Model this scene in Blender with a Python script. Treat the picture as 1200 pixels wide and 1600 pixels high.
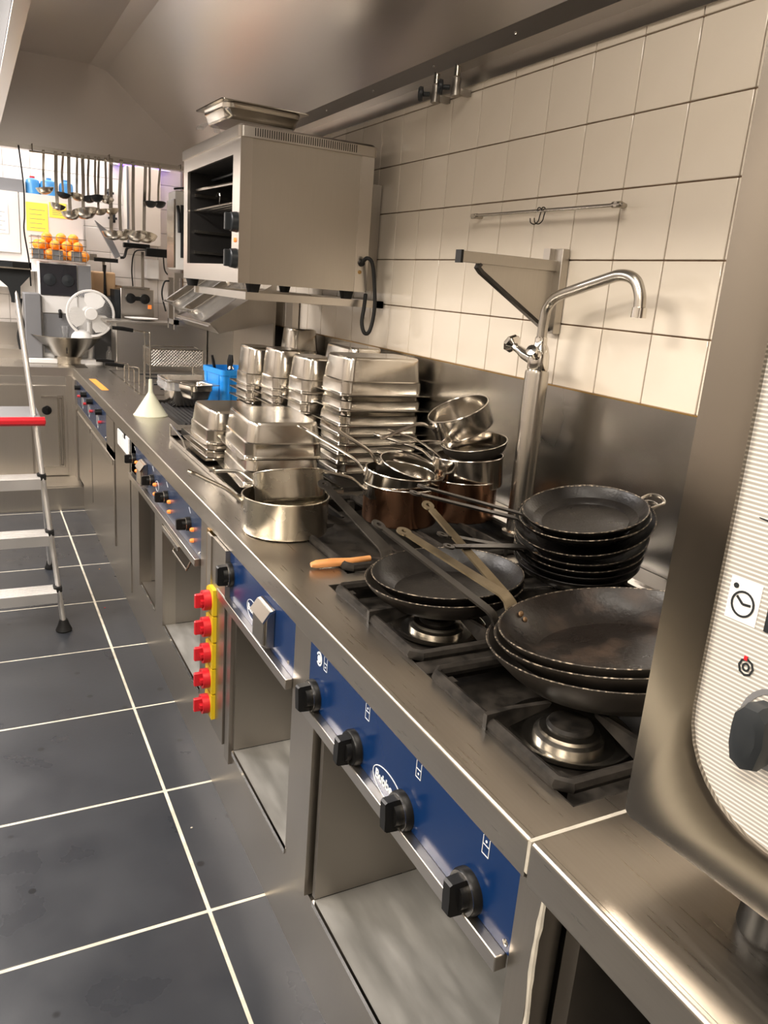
import bpy, bmesh, math, random
from math import sin, cos, pi, radians
from mathutils import Vector, Matrix
random.seed(7)
for o in list(bpy.data.objects): bpy.data.objects.remove(o)
sc = bpy.context.scene
col = sc.collection

# ------------------------------------------------------------ camera
yaw, pitch, roll, FPX = 0.492416, 0.275173, 0.0778203, 1220.58
fw = Vector((sin(yaw)*cos(pitch), cos(yaw)*cos(pitch), -sin(pitch)))
rt = Vector((cos(yaw), -sin(yaw), 0)); up = rt.cross(fw)
r2 = cos(roll)*rt + sin(roll)*up; u2 = -sin(roll)*rt + cos(roll)*up
cd = bpy.data.cameras.new('camera'); cam = bpy.data.objects.new('camera', cd); col.objects.link(cam)
cam.matrix_world = Matrix(((r2.x, u2.x, -fw.x, 0), (r2.y, u2.y, -fw.y, 0), (r2.z, u2.z, -fw.z, 1.60), (0, 0, 0, 1)))
cd.sensor_fit = 'HORIZONTAL'; cd.sensor_width = 36; cd.lens = FPX/1200*36; cd.clip_start = .02
sc.camera = cam
# ------------------------------------------------------------ world, exposure
w = bpy.data.worlds.new('world'); sc.world = w; w.use_nodes = True
w.node_tree.nodes['Background'].inputs[0].default_value = (1, .93, .84, 1)
w.node_tree.nodes['Background'].inputs[1].default_value = .55
sc.view_settings.view_transform = 'Standard'; sc.view_settings.look = 'None'
sc.view_settings.exposure = 0.27; sc.view_settings.gamma = 1
try: sc.view_settings.use_curve_mapping = False
except Exception: pass
# ------------------------------------------------------------ area lights (ceiling panels are built further down around them)
def area(name, loc, sx, sy, power, color=(1, .9, .78), rot=(0, 0, 0)):
    l = bpy.data.lights.new(name, 'AREA'); l.shape = 'RECTANGLE'; l.size = sx; l.size_y = sy
    l.energy = power; l.color = color
    o = bpy.data.objects.new(name, l); col.objects.link(o); o.location = loc; o.rotation_euler = rot
    return o
CEIL = 2.95
PANELS = [(-1.1, -.4, 70), (-1.1, 1.7, 92), (-1.1, 3.8, 84), (-1.0, 5.7, 80)]
area('far_fill_light', (.75, 6.45, CEIL-.06), 1.0, .22, 11, (1, .95, .93))  # fill added to brighten the far wall, hidden behind the hood end
for (x, y, p) in PANELS: area('ceiling_panel_light', (x, y, CEIL-.055), .55, 1.1, p, (1, .90, .78) if y < 3 else (1, .94, .91))
area('hood_fill_light', (.55, .9, 2.84), .35, 1.3, 9, (1, .88, .74))  # fill added under the hood to lift the upper wall
area('hood_fill_light', (.55, -.6, 2.84), .35, .9, 4, (1, .88, .74))  # second added hood fill, with no fixture around it

# ------------------------------------------------------------ materials
def mat(name, color, rough=.5, metal=0., spec=.5, noise=0., nscale=8., col2=None, bump=0., bscale=60., stretch=None,
        rn=0., emit=None, alpha=None, trans=0., coat=0., cpos=(.35, .65), coords='Object', bdist=.0003):
    m = bpy.data.materials.new(name); m.use_nodes = True; nt = m.node_tree; N = nt.nodes; L = nt.links
    b = N['Principled BSDF']
    b.inputs['Base Color'].default_value = (*color, 1); b.inputs['Roughness'].default_value = rough
    b.inputs['Metallic'].default_value = metal; b.inputs['Specular IOR Level'].default_value = spec
    if trans: b.inputs['Transmission Weight'].default_value = trans
    if coat: b.inputs['Coat Weight'].default_value = coat; b.inputs['Coat Roughness'].default_value = .08
    if alpha is not None: b.inputs['Alpha'].default_value = alpha
    if emit: b.inputs['Emission Color'].default_value = (*emit[0], 1); b.inputs['Emission Strength'].default_value = emit[1]
    tc = N.new('ShaderNodeTexCoord'); mp = N.new('ShaderNodeMapping'); L.new(tc.outputs[coords], mp.inputs[0])
    if stretch: mp.inputs['Scale'].default_value = stretch
    if col2 is not None or rn:
        t = N.new('ShaderNodeTexNoise'); t.inputs['Scale'].default_value = nscale; t.inputs['Detail'].default_value = 5
        L.new(mp.outputs[0], t.inputs['Vector'])
        if col2 is not None:
            r = N.new('ShaderNodeValToRGB'); r.color_ramp.elements[0].position = cpos[0]; r.color_ramp.elements[1].position = cpos[1]
            r.color_ramp.elements[0].color = (*color, 1); r.color_ramp.elements[1].color = (*col2, 1)
            L.new(t.outputs[0], r.inputs[0]); L.new(r.outputs[0], b.inputs['Base Color'])
        if rn:
            q = N.new('ShaderNodeMapRange'); q.inputs['From Min'].default_value = .3; q.inputs['From Max'].default_value = .7
            q.inputs['To Min'].default_value = max(.02, rough-rn); q.inputs['To Max'].default_value = rough+rn
            L.new(t.outputs[0], q.inputs[0]); L.new(q.outputs[0], b.inputs['Roughness'])
    if bump:
        t2 = N.new('ShaderNodeTexNoise'); t2.inputs['Scale'].default_value = bscale; t2.inputs['Detail'].default_value = 3
        L.new(mp.outputs[0], t2.inputs['Vector'])
        bp = N.new('ShaderNodeBump'); bp.inputs['Strength'].default_value = bump; bp.inputs['Distance'].default_value = bdist
        L.new(t2.outputs[0], bp.inputs['Height']); L.new(bp.outputs[0], b.inputs['Normal'])
    return m

M_ = {}
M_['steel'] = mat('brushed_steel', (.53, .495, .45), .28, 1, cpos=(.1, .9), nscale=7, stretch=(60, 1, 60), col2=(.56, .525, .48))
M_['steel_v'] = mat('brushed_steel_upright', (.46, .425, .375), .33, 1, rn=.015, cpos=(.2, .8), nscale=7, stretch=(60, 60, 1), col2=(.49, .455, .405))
M_['worktop'] = mat('worn_worktop_steel', (.50, .465, .415), .30, 1, rn=.03, cpos=(.15, .85), nscale=6, stretch=(34, 1.2, 34), col2=(.55, .515, .465))
M_['splash'] = mat('splashback_steel', (.38, .36, .33), .24, 1, rn=.05, nscale=2.2, stretch=(1, 1, .5), col2=(.42, .40, .365))
M_['ovenframe'] = mat('dark_satin_oven_steel', (.33, .30, .265), .17, 1, rn=.03, nscale=3, col2=(.36, .33, .29))
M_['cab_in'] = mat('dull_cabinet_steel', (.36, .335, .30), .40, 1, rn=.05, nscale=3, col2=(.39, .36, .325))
M_['shelf'] = mat('scoured_shelf_steel', (.44, .43, .40), .42, .75, rn=.10, nscale=4, stretch=(5, 1.2, 1), col2=(.62, .61, .58), cpos=(.3, .8))
M_['hood'] = mat('hood_steel', (.66, .62, .59), .30, 1, nscale=1.2, stretch=(1, .4, 1), col2=(.70, .66, .63))
M_['gn'] = mat('pressed_pan_steel', (.52, .485, .43), .19, 1, rn=.06, nscale=7, bump=.5, bscale=14, bdist=.0008, col2=(.60, .565, .505))
M_['pot'] = mat('scorched_pot_steel', (.50, .455, .375), .27, 1, rn=.06, nscale=9, col2=(.30, .22, .12), cpos=(.6, .85))
M_['potc'] = mat('clean_pot_steel', (.56, .525, .475), .18, 1, rn=.06, nscale=9, col2=(.50, .465, .415))
M_['hoodface'] = mat('darkened_hood_front', (.085, .083, .08), .6, 0, spec=.2)  # base darkened to offset the strong panel light on this face
M_['chrome'] = mat('chrome', (.70, .67, .62), .12, 1)
M_['satin'] = mat('satin_tube_steel', (.48, .45, .40), .25, 1)
M_['alu'] = mat('ribbed_aluminium', (.78, .77, .76), .38, .9, rn=.05)
M_['copper'] = mat('stained_copper', (.36, .18, .105), .27, 1, nscale=9, col2=(.60, .35, .22), cpos=(.35, .7), rn=.1, stretch=(1, 1, .5), bump=.05, bscale=60)
M_['iron'] = mat('black_cast_iron', (.010, .009, .008), .50, .0, spec=.16, bump=.5, bscale=160, nscale=30, col2=(.03, .026, .022), rn=.1)
M_['pan'] = mat('seasoned_black_pan', (.007, .006, .0055), .34, 0, spec=.26, bump=1., bscale=150, bdist=.0006, nscale=18, col2=(.016, .014, .012), cpos=(.5, .85), rn=.08)
M_['panold'] = mat('worn_aluminium_pan', (.026, .022, .018), .45, .2, bump=.3, bscale=180, nscale=14, col2=(.05, .042, .035), cpos=(.4, .8), rn=.1)
M_['panin'] = mat('brown_stained_pan_inside', (.009, .007, .006), .34, 0, spec=.30, bump=1., bscale=110, bdist=.0006, nscale=12, col2=(.05, .032, .022), cpos=(.5, .8), rn=.12)
M_['rimwear'] = mat('scuffed_rim_metal', (.025, .02, .016), .45, .5, nscale=140, col2=(.34, .28, .21), cpos=(.48, .66))
M_['strap'] = mat('brown_steel_handle', (.17, .135, .085), .40, .85, nscale=16, col2=(.26, .215, .145), rn=.08, bump=.1)
M_['strapdark'] = mat('dark_steel_handle', (.035, .032, .029), .32, .8, nscale=12, col2=(.07, .065, .06), rn=.06)
M_['rust'] = mat('brown_rivet', (.20, .12, .06), .5, .5)
M_['tile'] = mat('glazed_cream_tile', (.64, .575, .485), .12, 0, spec=.5, bump=.6, bscale=9, bdist=.0010, nscale=2.5, col2=(.67, .605, .515))
M_['tilew'] = mat('glazed_white_tile', (.74, .70, .66), .16, 0, spec=.5, bump=.5, bscale=9, bdist=.0010)
M_['grout'] = mat('brown_grout', (.16, .10, .06), .8, noise=1, nscale=30, col2=(.25, .17, .11))
M_['groutw'] = mat('grey_grout', (.42, .39, .36), .8)
M_['ftile'] = mat('dark_slate_floor_tile', (.020, .0225, .028), .32, 0, spec=.4, nscale=4, col2=(.031, .034, .040), cpos=(.3, .8), rn=.07, bump=.5, bscale=60, coords='Generated' if False else 'Object')
M_['fgrout'] = mat('cream_floor_grout', (.60, .56, .46), .8, nscale=25, col2=(.42, .39, .32))
M_['greywall'] = mat('dull_grey_wall', (.30, .27, .24), .6)
M_['ceil'] = mat('ceiling_paint', (.78, .75, .72), .7)
M_['blue'] = mat('blue_enamel', (.003, .021, .084), .20, 0, spec=.3)
M_['blued'] = mat('blue_grey_enamel', (.022, .036, .075), .25, 0, spec=.5)
M_['print'] = mat('white_print', (.75, .77, .78), .5)
M_['black'] = mat('black_plastic', (.006, .006, .006), .36, 0, spec=.25)
M_['rubber'] = mat('black_rubber', (.010, .010, .010), .6, spec=.25)
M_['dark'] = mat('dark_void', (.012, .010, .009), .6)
M_['red'] = mat('red_plastic', (.48, .014, .022), .32)
M_['yellow'] = mat('yellow_plastic', (.62, .44, .01), .4)
M_['orange_glow'] = mat('orange_pilot_lamp', (.9, .25, .05), .25, emit=((1, .28, .06), .25))
M_['bluebox'] = mat('blue_crate_plastic', (.012, .24, .72), .32, 0, spec=.5, nscale=9, col2=(.03, .30, .78))
M_['funnel'] = mat('milky_funnel_plastic', (.72, .72, .56), .4, 0)
M_['wood'] = mat('worn_orange_wood', (.48, .20, .06), .45, nscale=6, stretch=(1, 9, 9), col2=(.62, .30, .11))
M_['white'] = mat('white_plastic', (.70, .69, .67), .35)
M_['cream'] = mat('cream_laminate', (.72, .66, .60), .4)
M_['greyp'] = mat('grey_plastic', (.17, .172, .18), .4)
M_['greyd'] = mat('charcoal_plastic', (.020, .023, .026), .36, spec=.3)
M_['paper'] = mat('white_paper', (.80, .78, .76), .8)
M_['ypaper'] = mat('yellow_paper', (.88, .76, .10), .8)
M_['orange'] = mat('orange_peel', (.90, .30, .02), .5, bump=.3, bscale=300)
M_['label'] = mat('orange_card', (.90, .36, .06), .6)
M_['glass'] = mat('smoked_glass', (.025, .025, .03), .10, 0, spec=.4, alpha=.88)
M_['clear'] = mat('clear_glass', (.92, .92, .92), .05, 0, trans=.9)
M_['film'] = mat('cling_film', (.85, .85, .85), .12, 0, spec=.8, alpha=.28, bump=.6, bscale=40)
M_['juice'] = mat('beige_liquid', (.55, .36, .20), .4)
M_['brass'] = mat('brassy_strip', (.35, .22, .08), .35, .9)
M_['bead'] = mat('silicone_bead', (.36, .335, .285), .6, nscale=30, col2=(.46, .43, .36))
M_['bluetin'] = mat('blue_tin_paint', (.05, .22, .48), .3)
M_['violet'] = mat('violet_tube', (.15, .05, .9), .3, emit=((.12, .05, 1), 8))
M_['lampon'] = mat('lamp_diffuser', (1, .95, .88), .4, emit=((1, .92, .82), 6))
M_['griddle'] = mat('ribbed_griddle_iron', (.020, .019, .020), .38, .3)
M_['cavity'] = mat('oven_enamel', (.016, .015, .015), .4)
def stripes():
    m = mat('white_panel_with_grey_lines', (.66, .63, .58), .35); nt = m.node_tree; N = nt.nodes; L = nt.links
    tc = N.new('ShaderNodeTexCoord'); sp = N.new('ShaderNodeSeparateXYZ'); L.new(tc.outputs['Object'], sp.inputs[0])
    mu = N.new('ShaderNodeMath'); mu.operation = 'MULTIPLY'; mu.inputs[1].default_value = 2*pi/.0049; L.new(sp.outputs[2], mu.inputs[0])
    s = N.new('ShaderNodeMath'); s.operation = 'SINE'; L.new(mu.outputs[0], s.inputs[0])
    r = N.new('ShaderNodeValToRGB'); L.new(s.outputs[0], r.inputs[0])
    r.color_ramp.elements[0].position = 0.; r.color_ramp.elements[0].color = (.36, .34, .31, 1)
    r.color_ramp.elements[1].position = .55; r.color_ramp.elements[1].color = (.74, .71, .65, 1)
    L.new(r.outputs[0], N['Principled BSDF'].inputs['Base Color']); return m
M_['stripes'] = stripes()
def sooty():                     # floor tiles get individual tone from object random
    nt = M_['ftile'].node_tree; N = nt.nodes; L = nt.links
    oi = N.new('ShaderNodeObjectInfo'); mp = [n for n in N if n.type == 'MAPPING'][0]
    cmb = N.new('ShaderNodeCombineXYZ'); mu = N.new('ShaderNodeMath'); mu.operation = 'MULTIPLY'; mu.inputs[1].default_value = 40
    L.new(oi.outputs['Random'], mu.inputs[0]); L.new(mu.outputs[0], cmb.inputs[0]); L.new(mu.outputs[0], cmb.inputs[1]); L.new(cmb.outputs[0], mp.inputs['Location'])
    # dark drip stains
    v = N.new('ShaderNodeTexVoronoi'); v.inputs['Scale'].default_value = 9; L.new(mp.outputs[0], v.inputs['Vector'])
    r = N.new('ShaderNodeValToRGB'); r.color_ramp.elements[0].position = .08; r.color_ramp.elements[0].color = (.35, .35, .35, 1)
    r.color_ramp.elements[1].position = .12; r.color_ramp.elements[1].color = (1, 1, 1, 1); L.new(v.outputs['Distance'], r.inputs[0])
    b = N['Principled BSDF']; src = b.inputs['Base Color'].links[0].from_socket
    mx = N.new('ShaderNodeMix'); mx.data_type = 'RGBA'; mx.blend_type = 'MULTIPLY'; mx.inputs['Factor'].default_value = 1
    L.new(src, mx.inputs['A']); L.new(r.outputs[0], mx.inputs['B']); L.new(mx.outputs['Result'], b.inputs['Base Color'])
sooty()

# ------------------------------------------------------------ mesh helpers
class MB:
    def __init__(s): s.v = []; s.f = []
    def add(s, vs, fs):
        o = len(s.v); s.v += [tuple(p) for p in vs]; s.f += [tuple(i+o for i in f) for f in fs]; return s
    def box(s, x0, x1, y0, y1, z0, z1, c=0):
        if c:   # chamfered box: loft of three inset rects along z
            a = [(x0+c, x1-c, y0+c, y1-c, z0), (x0, x1, y0, y1, z0+c), (x0, x1, y0, y1, z1-c), (x0+c, x1-c, y0+c, y1-c, z1)]
            rings = []
            for (p, q, r, t, z) in a: rings.append([(p+c, r, z), (q-c, r, z), (q, r+c, z), (q, t-c, z), (q-c, t, z), (p+c, t, z), (p, t-c, z), (p, r+c, z)])
            return s.loft(rings, True, True)
        return s.add([(x0, y0, z0), (x1, y0, z0), (x1, y1, z0), (x0, y1, z0), (x0, y0, z1), (x1, y0, z1), (x1, y1, z1), (x0, y1, z1)],
                     [(0, 3, 2, 1), (4, 5, 6, 7), (0, 1, 5, 4), (1, 2, 6, 5), (2, 3, 7, 6), (3, 0, 4, 7)])
    def loft(s, rings, cap0=False, cap1=False, closed=False):
        n = len(rings[0]); vs = [p for r in rings for p in r]; fs = []
        R = len(rings)
        for i in range(R if closed else R-1):
            j = (i+1) % R
            for k in range(n):
                k2 = (k+1) % n; fs.append((i*n+k, i*n+k2, j*n+k2, j*n+k))
        if cap0: fs.append(tuple(range(n))[::-1])
        if cap1: fs.append(tuple((R-1)*n+k for k in range(n)))
        return s.add(vs, fs)
    def lathe(s, prof, c=(0, 0, 0), n=32, ax='z', caps=True):
        rings = []
        for (r, h) in prof:
            r = max(r, 1e-5); ring = []
            for k in range(n):
                a = 2*pi*k/n; x, y = r*cos(a), r*sin(a)
                p = {'z': (x, y, h), 'x': (h, x, y), 'y': (y, h, x)}[ax]
                ring.append((p[0]+c[0], p[1]+c[1], p[2]+c[2]))
            rings.append(ring)
        return s.loft(rings, caps and prof[0][0] > 1e-4, caps and prof[-1][0] > 1e-4)
    def sweep(s, path, ab, n=10, rect=False, side=None, closed=False):
        P = [Vector(p) for p in path]; rings = []
        if not isinstance(ab, list): ab = [ab]*len(P)
        prev = None
        for i, p in enumerate(P):
            if closed: t = P[(i+1) % len(P)]-P[i-1]
            else: t = P[min(i+1, len(P)-1)]-P[max(i-1, 0)]
            t.normalize()
            if side is not None: sd = Vector(side); sd = (sd-t*sd.dot(t)).normalized()
            elif prev is None:
                u = Vector((0, 0, 1)) if abs(t.z) < .9 else Vector((1, 0, 0)); sd = t.cross(u).normalized()
            else: sd = (prev-t*prev.dot(t)).normalized()
            prev = sd; nn = sd.cross(t).normalized(); a, b = ab[i] if isinstance(ab[i], tuple) else (ab[i], ab[i])
            if rect: ring = [p+sd*a*x+nn*b*y for x, y in ((-1, -1), (1, -1), (1, 1), (-1, 1))]
            else: ring = [p+sd*a*cos(2*pi*k/n)+nn*b*sin(2*pi*k/n) for k in range(n)]
            rings.append(ring)
        if closed: return s.loft(rings, closed=True)
        return s.loft(rings, True, True)
    def prism(s, poly, a0, a1, ax='y'):
        def q(u, v, a): return {'y': (u, a, v), 'x': (a, u, v), 'z': (u, v, a)}[ax]
        return s.loft([[q(u, v, a0) for u, v in poly], [q(u, v, a1) for u, v in poly]], True, True)
    def move(s, m):
        s.v = [tuple(m @ Vector(p)) for p in s.v]; return s

def rrect(w, l, r, z, n=4, cx=0, cy=0):
    out = []; r = min(r, w/2-.001, l/2-.001)
    for (sx, sy, a0) in ((1, -1, -90), (1, 1, 0), (-1, 1, 90), (-1, -1, 180)):
        for k in range(n+1):
            a = radians(a0+90*k/n); out.append((cx+sx*(w/2-r)+r*cos(a), cy+sy*(l/2-r)+r*sin(a), z))
    return out
def mesh(name, mb, m, sharp=33, recalc=True):
    me = bpy.data.meshes.new(name); me.from_pydata(mb.v, [], mb.f); me.materials.append(m if not isinstance(m, str) else M_[m])
    bm = bmesh.new(); bm.from_mesh(me)
    bmesh.ops.remove_doubles(bm, verts=bm.verts, dist=2e-6)
    if recalc: bmesh.ops.recalc_face_normals(bm, faces=bm.faces)
    th = radians(sharp)
    for f in bm.faces: f.smooth = True
    for e in bm.edges: e.smooth = len(e.link_faces) == 2 and e.calc_face_angle(0) < th
    bm.to_mesh(me); bm.free(); return me
def wl(o):
    v = Vector((0, 0, 0))
    while o is not None: v += o.location; o = o.parent
    return v
def obj(name, mb, m, parent=None, label=None, w=True, kind=None, bev=0, loc=None, sharp=33):
    if parent is not None and w: t = wl(parent); mb.v = [(p[0]-t.x, p[1]-t.y, p[2]-t.z) for p in mb.v]
    o = bpy.data.objects.new(name, mesh(name, mb, m, sharp)); col.objects.link(o)
    if parent is not None: o.parent = parent
    if label: o['label'] = label
    if kind: o['kind'] = kind
    if loc: o.location = loc
    if bev:
        b = o.modifiers.new('bevel', 'BEVEL'); b.width = bev; b.segments = 2; b.limit_method = 'ANGLE'; b.angle_limit = radians(40)
    return o
def tag(o, label, cat, group=None):
    o['label'] = label; o['category'] = cat
    if group: o['group'] = group
    return o
def thing(name, label, cat, loc=(0, 0, 0), rot=(0, 0, 0), group=None):
    o = bpy.data.objects.new(name, None); o.empty_display_size = .05; col.objects.link(o)
    o.location = loc; o.rotation_euler = rot; return tag(o, label, cat, group)
def dup(o, parent=None, **kw):
    c = o.copy(); col.objects.link(c)
    if parent is not None: c.parent = parent
    for k, v in kw.items():
        if k == 'loc': c.location = v
        elif k == 'rot': c.rotation_euler = v
        else: c[k] = v
    for ch in [x for x in o.children]: dup(ch, c)
    return c
def solo(name, mb, m, label, cat, group=None, bev=0, loc=None, sharp=33):   # a thing that is one mesh, origin moved to its base
    xs = [p[0] for p in mb.v]; ys = [p[1] for p in mb.v]; zs = [p[2] for p in mb.v]
    c = Vector(((min(xs)+max(xs))/2, (min(ys)+max(ys))/2, min(zs)))
    mb.v = [(p[0]-c.x, p[1]-c.y, p[2]-c.z) for p in mb.v]
    o = obj(name, mb, m, bev=bev, loc=c, sharp=sharp); return tag(o, label, cat, group)
def B(*a, **k): return MB().box(*a, **k)
def bez(p, n=8):      # Catmull-Rom through points
    P = [Vector(q) for q in p]; P = [P[0]*2-P[1]]+P+[P[-1]*2-P[-2]]; out = []
    for i in range(1, len(P)-2):
        for k in range(n):
            t = k/n; a, b, c, d = P[i-1:i+3]
            out.append(.5*((2*b)+(c-a)*t+(2*a-5*b+4*c-d)*t*t+(3*b-a-3*c+d)*t**3))
    out.append(P[-2]); return out
def text(s, size, m, parent, mtx, name='lettering', ext=.0004):
    cu = bpy.data.curves.new('t', 'FONT'); cu.body = s; cu.size = size; cu.extrude = ext; cu.offset = size*.018
    o = bpy.data.objects.new('t', cu); me = bpy.data.meshes.new_from_object(o); bpy.data.objects.remove(o)
    me.transform(mtx); me.materials.clear(); me.materials.append(M_[m]); me.name = name
    q = bpy.data.objects.new(name, me); col.objects.link(q); q.parent = parent; return q
XF = .612; ZT = .92; XW = 1.56; YF = 5.9; YW = 6.75

# ============================================================ ROOM SHELL
fl = obj('floor', B(-2.2, 1.7, -2, 6.9, -.08, -.0012), 'fgrout', kind='structure')
tp, gap = .5455, .0045
def tilemesh(name, sx, sy, t, m, c=.0015):
    return mesh(name, MB().box(-sx/2, sx/2, -sy/2, sy/2, -t, 0, c), m)
ft = tilemesh('tile', tp-gap*2, tp-gap*2, .01, 'ftile')
xg = .465; yg = .573   # grout crossing nearest the camera
for i in range(-5, 3):
    for j in range(-5, 12):
        cx, cy = xg-tp/2-i*tp, yg+tp/2+j*tp
        if cx-tp/2 > .66 or cx < -2.2 or cy > 6.6: continue
        o = bpy.data.objects.new('tile', ft); col.objects.link(o); o.parent = fl; o.location = (cx, cy, 0)
        o.rotation_euler = (random.uniform(-.0015, .0015), random.uniform(-.0015, .0015), 0)
obj('ceiling', B(-2.2, 1.7, -2, 6.9, CEIL, CEIL+.08), 'ceil', kind='structure')
wr = obj('wall_right', B(XW+.008, XW+.12, -2, 6.9, 0, CEIL), 'grout', kind='structure')
wp, wz = .184, .1815
wt = mesh('tile', MB().box(-.0865+.0, .0865, -.089, .089, -.008, 0, .0012).move(Matrix.Rotation(-pi/2, 4, 'Y')), 'tile')
wt = mesh('tile', MB().box(-(wz-.004)/2, (wz-.004)/2, -(wp-.004)/2, (wp-.004)/2, -.010, 0, .0014).move(Matrix.Rotation(-pi/2, 4, 'Y')), 'tile')
for j in range(-3, 29):
    for i in range(0, 8):
        y = 1.526+wp*(j+.5); z = 1.364+.1805+wz*(i-.5)
        if y > 6.72 or z > 2.8: continue
        o = bpy.data.objects.new('tile', wt); col.objects.link(o); o.parent = wr; o.location = (XW, y, z)
        o.rotation_euler = (0, random.uniform(-.004, .004), random.uniform(-.004, .004))
wf = obj('wall_far', B(-2.2, 1.7, YW+.006, YW+.12, 0, CEIL), 'groutw', kind='structure')
wt2 = mesh('tile', MB().box(-(wp-.004)/2, (wp-.004)/2, -(wz-.004)/2, (wz-.004)/2, -.008, 0, .0014).move(Matrix.Rotation(pi/2, 4, 'X')), 'tilew')
for j in range(0, 12):
    for i in range(0, 10):
        x = XW-.004-wp*(j+.5); z = 1.0+wz*(i+.5)
        if z > 2.8: continue
        o = bpy.data.objects.new('tile', wt2); col.objects.link(o); o.parent = wf; o.location = (x, YW, z)
obj('wall_left', B(-2.3, -2.2, -2, 6.9, 0, CEIL), 'greywall', kind='structure')
obj('wall_back', B(-2.3, 1.7, -2.1, -2, 0, CEIL), 'greywall', kind='structure')
for n, (x, y, p) in enumerate(PANELS):
    t = thing('ceiling_light', ('first', 'second', 'third', 'fourth')[n]+' lit ceiling panel over the aisle, counted from behind the camera', 'ceiling light', (x, y, CEIL), group='ceiling lights over the aisle')
    obj('frame', B(x-.31, x+.31, y-.6, y+.6, CEIL-.03, CEIL), 'white', t)
    obj('diffuser', B(x-.28, x+.28, y-.56, y+.56, CEIL-.034, CEIL-.03), 'lampon', t)

t = thing('added_dark_counter', 'unseen dark counter added along the left wall to darken reflections', 'counter', (-1.9, 2.5, 0))  # unseen block added so the steel reflects something dark
obj('body', B(-2.19, -1.62, -1.9, 5.2, .08, .86), 'cab_in', t); obj('top_plate', B(-2.19, -1.58, -1.9, 5.2, .86, .90), 'cab_in', t)
# ============================================================ EXTRACTOR HOOD
HZ = 2.345
h = thing('extractor_hood', 'large stainless steel extractor hood over the cooking range', 'extractor hood', (.18, 6.15, HZ))
RX, RZ = .905, 2.90
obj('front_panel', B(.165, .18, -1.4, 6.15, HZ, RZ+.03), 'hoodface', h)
obj('top_panel', B(.18, RX, -1.4, 6.15, RZ, RZ+.02), 'hood', h)
obj('ridge_strip', MB().prism([(RX-.10, RZ), (RX, RZ-.025), (RX+.01, RZ-.01), (RX+.01, RZ+.02), (RX-.10, RZ+.02)], -1.4, 6.1), 'hood', h)
obj('sloping_panel', MB().prism([(RX, RZ-.022), (1.50, HZ+.045), (1.512, HZ+.055), (RX+.012, RZ-.01)], -1.4, 6.1), 'hood', h)
obj('end_panel', B(.18, 1.555, 6.10, 6.15, HZ-.01, RZ+.02), 'hood', h)
obj('rim', B(.165, .21, -1.4, 6.15, HZ-.012, HZ+.008), 'steel', h)
obj('rim', B(.18, 1.555, 6.06, 6.15, HZ-.03, HZ+.0), 'steel', h)
obj('gutter', MB().prism([(1.50, HZ+.0), (1.50, HZ+.045), (1.493, HZ+.05), (1.493, HZ-.004), (1.552, HZ-.004), (1.552, HZ-.055), (1.558, HZ-.055), (1.558, HZ+.01)], -1.4, 6.06), 'steel', h)
for y in [.75+.48*k for k in range(11)]:
    obj('rivet', MB().lathe([(0, 0), (.005, .0005), (.004, .003), (0, .004)][::1], n=10, ax='x').move(Matrix.Translation((1.493, y, HZ+.022)) @ Matrix.Rotation(pi, 4, 'Z')), 'chrome', h)
t = thing('far_fill_strip', 'added fill strip on the ceiling between hood and far wall, hidden from view', 'ceiling light', (.75, 6.45, CEIL))  # invented fixture around the far-wall fill light
obj('housing', B(.23, 1.27, 6.33, 6.57, CEIL-.03, CEIL), 'white', t); obj('diffuser', B(.25, 1.25, 6.34, 6.56, CEIL-.034, CEIL-.03), 'lampon', t)
t = thing('hood_fill_strip', 'added fill light strip inside the extractor hood, out of view', 'lamp', (.55, .9, RZ))  # invented out-of-view fixture around the hood fill light
obj('housing', B(.35, .75, .2, 1.6, RZ-.04, RZ), 'steel', t); obj('diffuser', B(.37, .73, .22, 1.58, RZ-.045, RZ-.04), 'lampon', t)
# gas valves below the hood gutter
for n, (y, lab) in enumerate([(2.655, 'grey gas valve with round handwheel below hood gutter, further from camera'), (2.52, 'grey gas valve with round handwheel below hood gutter, nearer the camera')]):
    t = thing('gas_valve', lab, 'valve', (1.50, y, 2.25), group='gas valves under the hood')
    obj('pipe', MB().lathe([(.011, 2.30), (.011, 2.345)], (1.50, y, 0), 14), 'satin', t)
    obj('valve_body', MB().lathe([(.006, 2.245), (.017, 2.25), (.0165, 2.275), (.014, 2.28), (.015, 2.305), (.011, 2.31)], (1.50, y, 0), 12).box(1.49, 1.556, y-.01, y+.01, 2.255, 2.275), 'cab_in', t)
    obj('handwheel', MB().lathe([(.008, 0), (.008, .022), (.023, .024), (.025, .034), (.021, .04), (0, .038)], (0, 0, 0), 20, 'x').move(Matrix.Translation((1.488, y+.02, 2.278)) @ Matrix.Rotation(radians(145), 4, 'Z')), 'greyd', t)

# ============================================================ WORKTOPS
wk = thing('worktop', 'long stainless worktop over the ranges with sunken burner wells', 'worktop', (XF, .664, .86))
YN = .668
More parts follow.
